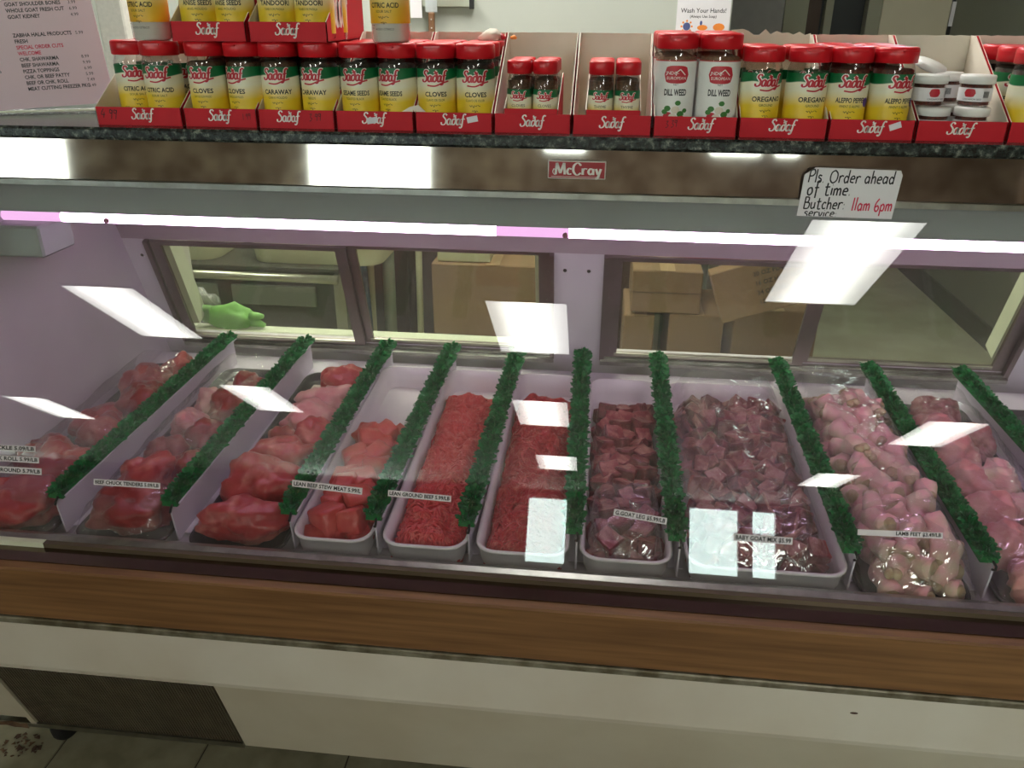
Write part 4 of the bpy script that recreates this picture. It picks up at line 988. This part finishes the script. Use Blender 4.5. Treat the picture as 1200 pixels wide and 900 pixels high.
KJ = dict(
 citric=dict(t='CITRIC ACID', s='SOUR SALT', s2='ACIDO CITRICO', cn='cn_white', fill=.088, d=''), cloves=dict(t='CLOVES', s='CLAVO DE OLOR MOLIDO', s2='GROUND', cn='cn_brown', d=''),
 caraway=dict(t='CARAWAY', s='CARVI MOLIDO', s2='GROUND', cn='cn_brown', d='', x=.003), caraway2=dict(t='CARAWAY', s='SEEDS', s2='GROUND', cn='cn_dark', d='', x=-.006),
 sesame=dict(t='SESAME SEEDS', s='TOASTED BLACK', s2='BLACK SESAME', cn='cn_dark', d='', x=-.002), clove2=dict(t='CLOVES', s='CLAVO DE OLOR', s2='CLAVOS', cn='cn_clove', d='', x=.003),
 oregano=dict(t='OREGANO', s='GROUND', s2='OREGANO', cn='cn_herb', d='', x=.007, fill=.070), aleppo=dict(t='ALEPPO PEPPER', s='PIMENT D ALEPPO', s2='CHILE DE ALEPPO', cn='cn_aleppo', d='', x=-.002, seal=True),
 dill=dict(t='DILL WEED', cn='cn_dill', d='', lab='label_d', h=.144, cap=.022, fill=.112, lz=(.006, .1065), R=.0305),
 anise=dict(t='ANISE SEEDS', s='ANIS MOLIDO', s2='SEMILLA DE ANIS', cn='cn_herb', d='', x=-.002), tandoori=dict(t='TANDOORI', s='TANDOORI MASALA', s2='MASALA', cn='cn_aleppo', d='', x=-.004),
 citric2=dict(t='CITRIC ACID', s='SOUR SALT', s2='ACIDO CITRICO', cn='cn_white', fill=.10, d='', lab='label_c', lz=(.028, .0905)))
PROTO = {}
def put_jar(kind, x, y, z, label, rot=0.0, group=None):
    if kind not in PROTO: PROTO[kind] = small_jar('CLOVES', '') if kind == 'small1' else small_jar('THYME', '') if kind == 'small2' else tub('') if kind == 'tub' else jar(KJ[kind])
    return dup(PROTO[kind], (x, y, z), (0, 0, rot), label, group)
ROWN = ['front', 'second', 'third']
def fill(kindL, kindR, xL, xR, desc, z=CT, y0=BF+.0345, rows=3, pitch=.0625, rots=(0, 0), group=None, dy=(0, 0)):
    for r in range(rows):
        for s, (k, x) in enumerate(((kindL, xL), (kindR, xR))):
            if k is None: continue
            side = 'left' if s == 0 else 'right'
            put_jar(k, x, y0+r*pitch+dy[s], z+.0016, '%s jar, red lid, %s of the %s row' % (desc, side, ROWN[r]), rots[s] if r == 0 else random.uniform(-.4, .4), group or ('%s jars' % desc))
random.seed(55)
# lower row of trays, left to right
tray(-.841, -.692, CT, 'red card tray with a handwritten 4.99 at the left end of the counter', price=('4 99', -.066, 1.35, -.1), logox=.007)
put_jar('citric', -.733, BF+.037, CT+.0016, 'large citric acid jar with white crystals, front one at the far left of the counter', .12, 'citric acid jars in the first tray')
put_jar('citric', -.792, BF+.055, CT+.0016, 'citric acid jar half hidden beside the column at the far left', .5, 'citric acid jars in the first tray')
put_jar('citric', -.735, BF+.105, CT+.0016, 'citric acid jar second from the front in the leftmost tray', .3, 'citric acid jars in the first tray')
put_jar('citric', -.792, BF+.125, CT+.0016, 'citric acid jar at the rear of the leftmost tray', .3, 'citric acid jars in the first tray')
tray(-.689, -.565, CT, 'red card tray holding brown ground clove jars', price=('1 99', .038, .8, .1))
fill('cloves', 'cloves', -.655, -.590, 'brown ground cloves', rots=(0, -.35))
tray(-.563, -.436, CT, 'red card tray marked 3.99 holding caraway jars', price=('3 99', .022, 1.0, .05), logox=-.012)
fill('caraway', 'caraway2', -.532, -.466, 'caraway spice')
tray(-.434, -.307, CT, 'red card tray with a white sticker over its logo holding sesame jars', sticker=(-.004, .0145, .15))
fill('sesame', 'sesame', -.400, -.338, 'black sesame seed', rots=(0, -.3))
tray(-.305, -.181, CT, 'red card tray with a tilted sticker right of its logo holding dark clove jars', sticker=(.030, .019, .2))
fill('clove2', 'clove2', -.275, -.212, 'dark whole cloves')
for i, (a, b, kd, nme, gl) in enumerate(((-.179, -.058, 'small1', 'small clove', 'first'), (-.056, .066, 'small2', 'small thyme', 'second'))):
    tray(a, b, CT, 'tall backed red card tray with small jars, %s of the two mid counter' % gl, torn=0, logox=.001)
    c = (a+b)/2-(.003 if i == 0 else -.001)
    tray(c-.043, c+.043, CT+.0015, 'inner red card tray of %s jars with a low lip' % nme, D=.14, H=.078, lip=.034, y=BF+.006, name='inner_tray', group='low inner trays of small jars', lw=.036)
    for r in range(3):
        for s in (0, 1):
            put_jar(kd, c+(-.0205 if s == 0 else .0205), BF+.030+r*.040, CT+.0035+.004, '%s jar, red lid, %s of the %s row, inner tray' % (nme, ['left', 'right'][s], ROWN[r]), .0, nme+' jars')
tray(.068, .195, CT, 'red card tray marked 3.39 holding the two tallest jars', price=('3 39', -.044, .9, .1), logox=.010)
fill('dill', 'dill', .098, .1635, 'tall white labelled dill weed')
tray(.197, .328, CT, 'red card tray with torn white rear edge holding oregano jars', torn=1, logox=.0)
fill('oregano', 'oregano', .2275, .2955, 'oregano', rows=2)
tray(.330, .454, CT, 'red card tray with a tilted sticker holding aleppo pepper jars', sticker=(.033, .020, .35))
fill('aleppo', 'aleppo', .3555, .4190, 'reddish aleppo pepper', rows=3, rots=(.1, .35))
tray(.456, .584, CT, 'red card tray of small tubs with white lids', torn=0, logox=.0)
for (x, y, z, l, r) in ((.487, .036, .0016, 'white lidded spice tub at the lower left front of the tub tray', 0), (.543, .036, .0016, 'white lidded spice tub at the lower right front of the tub tray', .3), (.487, .092, .0016, 'white lidded spice tub behind the lower left one', .3), (.543, .092, .0016, 'white lidded spice tub behind the lower right one', .2), (.500, .148, .0016, 'white lidded spice tub low at the rear left', .2),
                        (.478, .046, .046, 'white lidded spice tub stacked at the left with red badge in front', .25), (.548, .052, .046, 'white lidded spice tub stacked at the right with barcode in front', -.5), (.522, .108, .046, 'white lidded spice tub stacked at the rear showing its barcode', -.9)):
    put_jar('tub', x, BF+y, CT+z, l, r, 'white lidded spice tubs')
o = MB().lathe([(0, 0), (.0235, 0), (.0245, .002), (.0245, .008), (.0235, .010), (0, .010)], 26).build('loose_lid', M['whitelid'], None, (.497, BF+.118, CT+.0935)); o.rotation_euler = (.25, .30, 0); tag(o, 'loose white lid leaning on the stacked tubs', 'lid')
tray(.586, .716, CT, 'red card tray cut off by the right edge of the photo')
fill('sesame', 'caraway2', .618, .680, 'dark spice', rows=3, rots=(.5, .2), group='jars in the last tray')
# upper trays standing on the jar lids
ZU = CT+.0016+.127+.0005
tray(-.689, -.566, ZU, 'upper red card tray standing on jar lids at the left', D=.19)
fill('anise', 'anise', -.652, -.594, 'anise seed', z=ZU, rots=(.35, 0), rows=2)
tray(-.562, -.436, ZU, 'upper red card tray with a big logo on its right side', D=.205, sidelogo=True)
fill('tandoori', 'tandoori', -.524, -.465, 'tandoori spice', z=ZU, rots=(.3, .1), rows=2)
put_jar('citric2', -.741, BF+.040, ZU-.0016+.0005, 'citric acid jar standing on the lid of the leftmost front jar', -.1, 'citric acid jars stacked on lids')
put_jar('citric2', -.345, BF+.036, ZU-.0016+.0005, 'citric acid jar standing on the sesame jar lids', -.1, 'citric acid jars stacked on lids')
for p in PROTO.values():
    for ch in kids(p):
        for g in kids(ch): bpy.data.objects.remove(g)
        bpy.data.objects.remove(ch)
    bpy.data.objects.remove(p)
# scraps on the trays
def scrap(x, y, z, m_, label, s, seed, name='torn_scrap', cat='scrap'):
    b = lump(s, s*.6, s*.7, seed, .6, 2.4, 2); o = b.build(name, M[m_], None, (x, y, z)); tag(o, label, cat)
scrap(-.205, BF+.150, CT+.127, 'card', 'crumpled whitish tissue on the dark clove jar lids', .018, 3, 'crumpled_tissue', 'tissue')
scrap(-.190, BF+.165, CT+.130, 'logored', 'small red scrap poking up behind the dark clove jars', .009, 4)
scrap(-.167, BF+.170, CT+.130, 'orange', 'small orange scrap poking up left of the tall backed tray', .006, 5)
# small torn flaps between tray fronts
o = MB().add([(-.020, 0, 0), (.018, .002, 0), (.006, .004, .010), (-.008, .003, .007)], [(0, 1, 2, 3)]).build('torn_flap', M['card'], None, (-.306, BF+.003, CT+.0285)); tag(o, 'small torn white card flap between the sesame and dark clove trays', 'scrap')

# ------------------------------------------------ left end of the counter: menu sheet in its stand
t = empty('menu_stand', (-1.045, 1.44, CT), 'pinkish laminated price menu sheet standing at the left end of the counter', 'menu', None, (0, 0, .40))
tf = RX(.02) @ RY(-.05)
MB().box(-.20, .150, -.001, .001, .010, .30, 0, tf, bev=.0004).build('sheet', M['menup'], t)
MB().box(-.20, .156, -.004, .006, .0, .008, bev=.001).box(-.20, .156, .004, .05, 0, .003).build('stand_base', M['clearplastic'], t)
MB().box(-.20, .156, -.0048, -.0042, .004, .0075).build('pale_edge', M['sill'], t)
rows = [('BABY GOAT WHOLE', '7.99', 0), ('GOAT LEGS', '8.99', 0), ('GOAT SHOULDER boneless', '7.49', 0), ('BABY GOAT CHOPS', '9.99', 0), ('BABY GOAT LEGS', '8.49', 0), ('GOAT SHOULDER BONES', '3.99', 0), ('WHOLE GOAT FRESH CUT', '6.99', 0), ('GOAT KIDNEY', '4.99', 0), None, None,
        ('ZABIHA HALAL PRODUCTS', '5.99', 0), ('FRESH', '', 0), ('SPECIAL ORDER CUTS', '', 1), ('WELCOME', '', 1), ('CHK. SHAWARMA', '8.99', 0), ('BEEF SHAWARMA', '9.99', 0), ('PIZZA TOPPINGS', '6.99', 0), ('CHK. OR BEEF PATTY', '5.99', 0), ('BEEF OR CHK. ROLL', '7.49', 0), ('MEAT CUTTING FREEZER PKG', '1.49', 0)]
mm = MB(); zz = .226
for r in rows:
    if r:
        txt, pr, c = r
        v, f = text_flat(txt, .0085, .0002, 'LEFT'); on_plane(mm, ([(a*.9+.012, b) for a, b in v], f), tf @ T((0, -.0014, zz)), c)
        if pr: v, f = text_flat(pr, .0075, 0, 'LEFT'); on_plane(mm, ([(a+.112, b) for a, b in v], f), tf @ T((0, -.0014, zz)), c)
    zz -= .0098
zz = .250
for i, (txt, pr, c) in enumerate([('LAMB SHOULDER', '9.99', 1), ('LAMB LEG', '9.49', 0), ('LAMB CHOPS', '12.99', 1), ('LAMB SHANK', '8.99', 1), ('LAMB NECK', '6.99', 1), ('GROUND LAMB', '8.99', 1), ('ASK FOR MEAT TO', '', 0), ('BE CUT', '', 0), ('WHOLE CHICKEN', '2.99', 0), ('CHICKEN BREAST', '4.99', 2), ('THIGHS BONELESS', '3.99', 2), ('DRUMSTICKS', '2.49', 2), ('CHICKEN WINGS', '3.49', 2), ('CORNISH HEN', '4.99', 0), ('BEEF BACON', '7.99', 0), ('Prices are subject to change', '', 0)]):
    v, f = text_flat(txt, .0085, .0002, 'LEFT'); on_plane(mm, ([(a*.9-.140, b) for a, b in v], f), tf @ T((0, -.0014, zz)), c)
    if pr: v, f = text_flat(pr, .0075, 0, 'LEFT'); on_plane(mm, ([(a-.035, b) for a, b in v], f), tf @ T((0, -.0014, zz)), c)
    zz -= .0128
mm.build('menu_lettering', [M['ink'], M['inkred'], M['inkblue']], t)
# ================================================================== BEHIND THE COUNTER
# white column
struct('trim_1', MB().box(-1.40, -1.325, 2.30, 2.45, 0, CZ, bev=.004), M['ceil'])
# rear counter along the back wall, far left
t = empty('rear_counter', (-3.1, 3.05, 0), 'grey green worktop and cabinet against the back wall at far left', 'counter')
MB().box(-.7, .45, -.28, .34, .88, .92, bev=.004).build('worktop', M['palepanel'], t)
MB().box(-.68, .43, -.25, .34, 0, .88).build('cabinet', M['palepanel'], t)
# wire basket with black pouch on the wall
t = empty('wire_basket', (-2.30, 3.30, 1.16), 'small white wire basket hung on the back wall beside the column', 'basket')
for k in range(4): MB().tube([(-.12, -.10, .0+k*.035), (.13, -.10, .0+k*.035), (.13, .09, .0+k*.035), (-.12, .09, .0+k*.035), (-.12, -.10, .0+k*.035)], .0022, 5).build('hoop', M['wire'], t)
for k in range(8): MB().tube([(-.12+k*.0357, -.10, .105), (-.12+k*.0357, -.10, 0), (-.12+k*.0357, .09, 0)], .0018, 5).build('wire', M['wire'], t)
t = empty('black_pouch', (-2.31, 3.29, 1.166), 'black pouch with a blue cap and white cord standing in the wire basket', 'pouch')
MB().lathe([(0, 0), (.07, 0), (.088, .03), (.090, .14), (.080, .19), (.055, .215), (0, .22)], 20, 0, Matrix.Diagonal((1.15, .6, 1, 1))).build('body', M['blackp'], t)
MB().lathe([(.05, .205), (.058, .21), (.058, .235), (.03, .245), (0, .246)], 18, 0, T((-.02, 0, 0)) @ Matrix.Diagonal((1, .7, 1, 1))).build('cap', M['bluecap'], t)
MB().tube([(.045+.045*math.cos(a), -.058, .13+.07*math.sin(a)) for a in [i*.35 for i in range(15)]], .004, 6).build('cord', M['wire'], t)
# knife rack
t = empty('knife_rack', (-.66, 3.375, 1.44), 'magnetic steel knife bar on the pale back wall', 'rack')
MB().box(-.20, .13, -.012, .022, -.018, .018, bev=.003).build('bar', M['steelbk'], t)
MB().box(.115, .132, -.014, .0, -.024, .022).build('end_cap', M['blackp'], t)
def knife(x, dz, label, w_=.045, up=True, L=.16):
    t = empty('butcher_knife', (x, 3.355, 1.405+dz), label, 'knife', 'knives on the magnetic bar')
    s = 1 if up else -1
    MB().prism([(-w_/2, 0), (w_/2, 0), (w_/2, L*.8), (w_*.1, L), (-w_/2, L)], 'y', -.001, .0015, 0, RY(0 if up else PI)).build('blade', M['blade'], t)
    h = MB().box(-.012, .012, -.008, .008, -.115, .0, bev=.004).build('handle', M['handle'], t)
    for k in (-.025, -.055, -.085): MB().tube([(0, -.0088, k), (0, .0088, k)], .003, 8).build('rivet', M['blade'], h)
knife(-.690, 0.0, 'butcher knife with brown riveted handle hanging below the steel bar')
o = MB().prism([(-.022, 0), (.022, 0), (.022, .12), (-.022, .12)], 'y', -.001, .001).build('cleaver_blade', M['paper'], None, (-.748, 3.352, 1.385)); tag(o, 'white wrapped blade hanging left of the riveted knife', 'knife')
# poster
t = empty('hand_wash_poster', (.330, 3.396, 1.30), 'white hand washing poster in a plastic sleeve on the back wall', 'poster')
MB().box(-.098, .098, -.002, .002, 0, .26, bev=.0008).build('sheet', M['paper'], t)
mm = MB()
for txt, z, s in (('Wash Your Hands!', .107, .022), ('(Always Use Soap)', .090, .013)):
    v, f = text_flat(txt, s, .0002); ww = max(a for a, b in v); on_plane(mm, ([(a*min(1, .082/ww), b) for a, b in v], f), T((0, -.0024, z)))
mm.build('lettering', M['ink'], t)
def disc(x, z, r, n=12, sx=1, sz=1): return ([(x+r*sx*math.cos(i*2*PI/n), z+r*sz*math.sin(i*2*PI/n)) for i in range(n)], [tuple(range(n))])
mm = MB()
on_plane(mm, disc(-.058, .060, .014), T((0, -.0024, 0)), 0)
for i in range(8): on_plane(mm, disc(-.058+.019*math.cos(i*PI/4), .060+.019*math.sin(i*PI/4), .004, 8), T((0, -.0024, 0)), 1)
on_plane(mm, disc(.0, .056, .016, 12, 1.2, .6), T((0, -.0024, 0)), 1); on_plane(mm, disc(-.006, .072, .006, 8, .8, 1.4), T((0, -.0026, 0)), 0)
on_plane(mm, disc(.060, .058, .018, 12, 1.2, .75), T((0, -.0024, 0)), 1)
mm.build('pictograms', [M['inkblue'], M['orange']], t)
o = MB().box(-.03, .03, 0, .004, 0, .12, bev=.001).build('note_card', M['paper'], None, (1.80, 4.985, 1.34)); tag(o, 'small white card on the edge of the beige cooler door', 'card')

# ================================================================== SEEN THROUGH THE REAR WINDOWS
# work table with bins and steel bar, behind the left window
t = empty('steel_work_table', (-1.72, 2.95, 0), 'steel table with pale panels seen through the left rear window', 'table')
MB().box(-.55, .83, -.25, .30, .565, .582, bev=.003).build('table_top', M['concrete'], t)
MB().tube([(-.55, -.27, .555), (.80, -.27, .548)], .016, 12).build('front_bar', M['steelbk'], t)
for x, x2 in ((.02, .33), (.385, .70)): MB().box(x, x2, -.235, -.221, .43, .505, bev=.003).build('pale_panel', M['palepanel'], t)
MB().box(-.55, .80, -.22, .30, .05, .56).build('under_box', M['concrete'], t)
for x in (-.53, .78): MB().box(x, x+.04, -.26, -.22, 0, .56).build('leg', M['steelbk'], t)
for x, l in ((-1.63, 'cream plastic bin on the steel table, left one'), (-1.02, 'cream plastic bin on the steel table, right one')):
    p = pan_mesh(.50, .34, .13, .07, .004, .012).build('plastic_bin', M['cream'], None, (x, 2.73, .5835)); tag(p, l, 'bin', 'cream bins on the steel table')
# lime glove in a clear bag on the rear sill
t = empty('lime_gloves', (-.985, 1.972, .637), 'crumpled lime green gloves on the sill behind the left rear window', 'gloves')
b = lump(.068, .024, .042, 4, .45, 1.6, 3); b.build('glove', M['glove'], t)
for k, (dx, dz, a) in enumerate(((.062, .014, -.1), (.060, .032, .3), (-.050, .045, .9))):
    MB().tube([(dx, 0, dz), (dx+.022*math.copysign(1, dx), -.004, dz+.006*a), (dx+.036*math.copysign(1, dx), -.004, dz-.004+.02*a)], [.012, .010, .006], 8).build('finger', M['glove'], t)
b = lump(.050, .022, .066, 8, .5, 2.0, 3).build('clear_bag', M['clearplastic'], None, (-1.065, 1.975, .637)); tag(b, 'crinkled clear plastic bag around the lime gloves', 'bag')
# hanging blue cloth, mops and poles behind the second window
b = MB(); n = 14
for j in range(9):
    for i in range(n+1): b.v.append((-.04+.08*i/n, .02*math.sin(i*1.7+j*.3), .62-.055*j))
b.f = [(j*(n+1)+i, j*(n+1)+i+1, (j+1)*(n+1)+i+1, (j+1)*(n+1)+i) for j in range(8) for i in range(n)]; b.m = [0]*len(b.f); b.sm = [True]*len(b.f)
o = b.build('blue_apron', M['bluec'], None, (-.905, 2.86, .10)); o.modifiers.new('s', 'SOLIDIFY').thickness = .004; tag(o, 'blue cloth apron hanging behind the rear window', 'apron')
for x, y, r, mt, l in ((-.885, 2.95, .013, 'cream', 'cream pole left of the two poles behind the rear window'), (-.815, 2.95, .024, 'palepanel', 'thick pale grey post behind the second rear window'), (-.70, 2.97, .013, 'cream', 'thin cream pole right of the thick post'), (-.76, 3.1, .018, 'darkwood', 'dark wooden pole behind the thick post')):
    o = MB().tube([(0, 0, 0), (.01, .02, 1.05)], r, 12).build('pole', M[mt], None, (x, y, .003)); tag(o, l, 'pole')
o = MB().box(-.55, .02, 0, .04, .0, 1.1).build('dark_backboard', M['darkwood'], None, (-.62, 3.30, .002)); tag(o, 'dark brown board standing behind the poles', 'board')
def carton(x, y, z, w, d, h, label, rot=(0, 0, 0), text=None, open_=False, mt='cardboard', fl=True):
    t = empty('cardboard_box', (x, y, z), label, 'box', 'cardboard boxes in the back room', rot)
    MB().box(-w/2, w/2, 0, d, 0, h, bev=.004).build('carton', M[mt], t)
    if fl:
        MB().box(-w/2+.001, w/2-.001, -.0012, 0, h*.5-.003, h*.5-.001).build('fold_line', M['darkwood'], t)
        MB().box(-.025, .025, -.0008, d+.0008, h-.0002, h+.0008).build('tape', M['boxtape'], t)
    if text:
        mm = MB()
        for k, tx in enumerate(text):
            v, f = text_flat(tx, .020, .0004, 'LEFT'); on_plane(mm, (v, f), T((-.02, -.0016, h-.045-k*.031)))
        mm.build('print', M['ink'], t)
carton(-.40, 2.90, 0.002, .46, .35, .555, 'brown carton on the floor behind the second rear window')
carton(-.51, 2.92, .559, .20, .30, .12, 'pale carton on top of the one behind the second rear window', mt='cream', fl=False)
o = lump(.09, .08, .20, 12, .35, 1.2, 3).build('dark_green_sack', M['concrete'], None, (-.13, 2.84, .006)); tag(o, 'dark green sack between the cartons and the window post', 'sack')
carton(.03, 3.0, .002, .18, .25, .62, 'dark brown tall carton behind the window post', mt='darkwood', fl=False)
# pile of cartons behind the third window
carton(.140, 2.70, .002, .105, .3, .455, 'small carton low at the left of the carton pile'); carton(.225, 2.70, .468, .235, .3, .150, 'carton lying across the two lower left ones of the pile')
carton(.335, 2.70, .002, .185, .3, .463, 'carton in the lower middle of the pile'); carton(.600, 2.70, .002, .28, .3, .490, 'carton on the lower right of the pile')
carton(.545, 2.58, .530, .30, .10, .17, 'tilted carton printed with rows of black text', (-.12, -.33, 0), ['20 OZ PLASTIC CUP', '16 OZ HOT CUPS', '24 OZ DELI CUPS', '12 OZ BOWLS'], fl=False)
o = lump(.10, .06, .05, 14, .5, 1.6, 3).build('red_plastic_bag', M['redthing'], None, (.40, 2.86, .620)); tag(o, 'crumpled red plastic bag on top of the cartons', 'bag')
t = empty('storage_rack', (.36, 3.16, 0), 'dark rack standing behind the carton pile', 'rack')
MB().box(-.40, .10, .08, .12, 0, .95).build('backing', M['palepanel'], t)
for x in (-.4, -.15, .06): MB().box(x, x+.035, 0, .035, 0, .95).build('upright', M['steelbk'], t)
for z in (.30, .62): MB().box(-.4, .09, 0, .08, z, z+.02).build('shelf', M['concrete'], t)
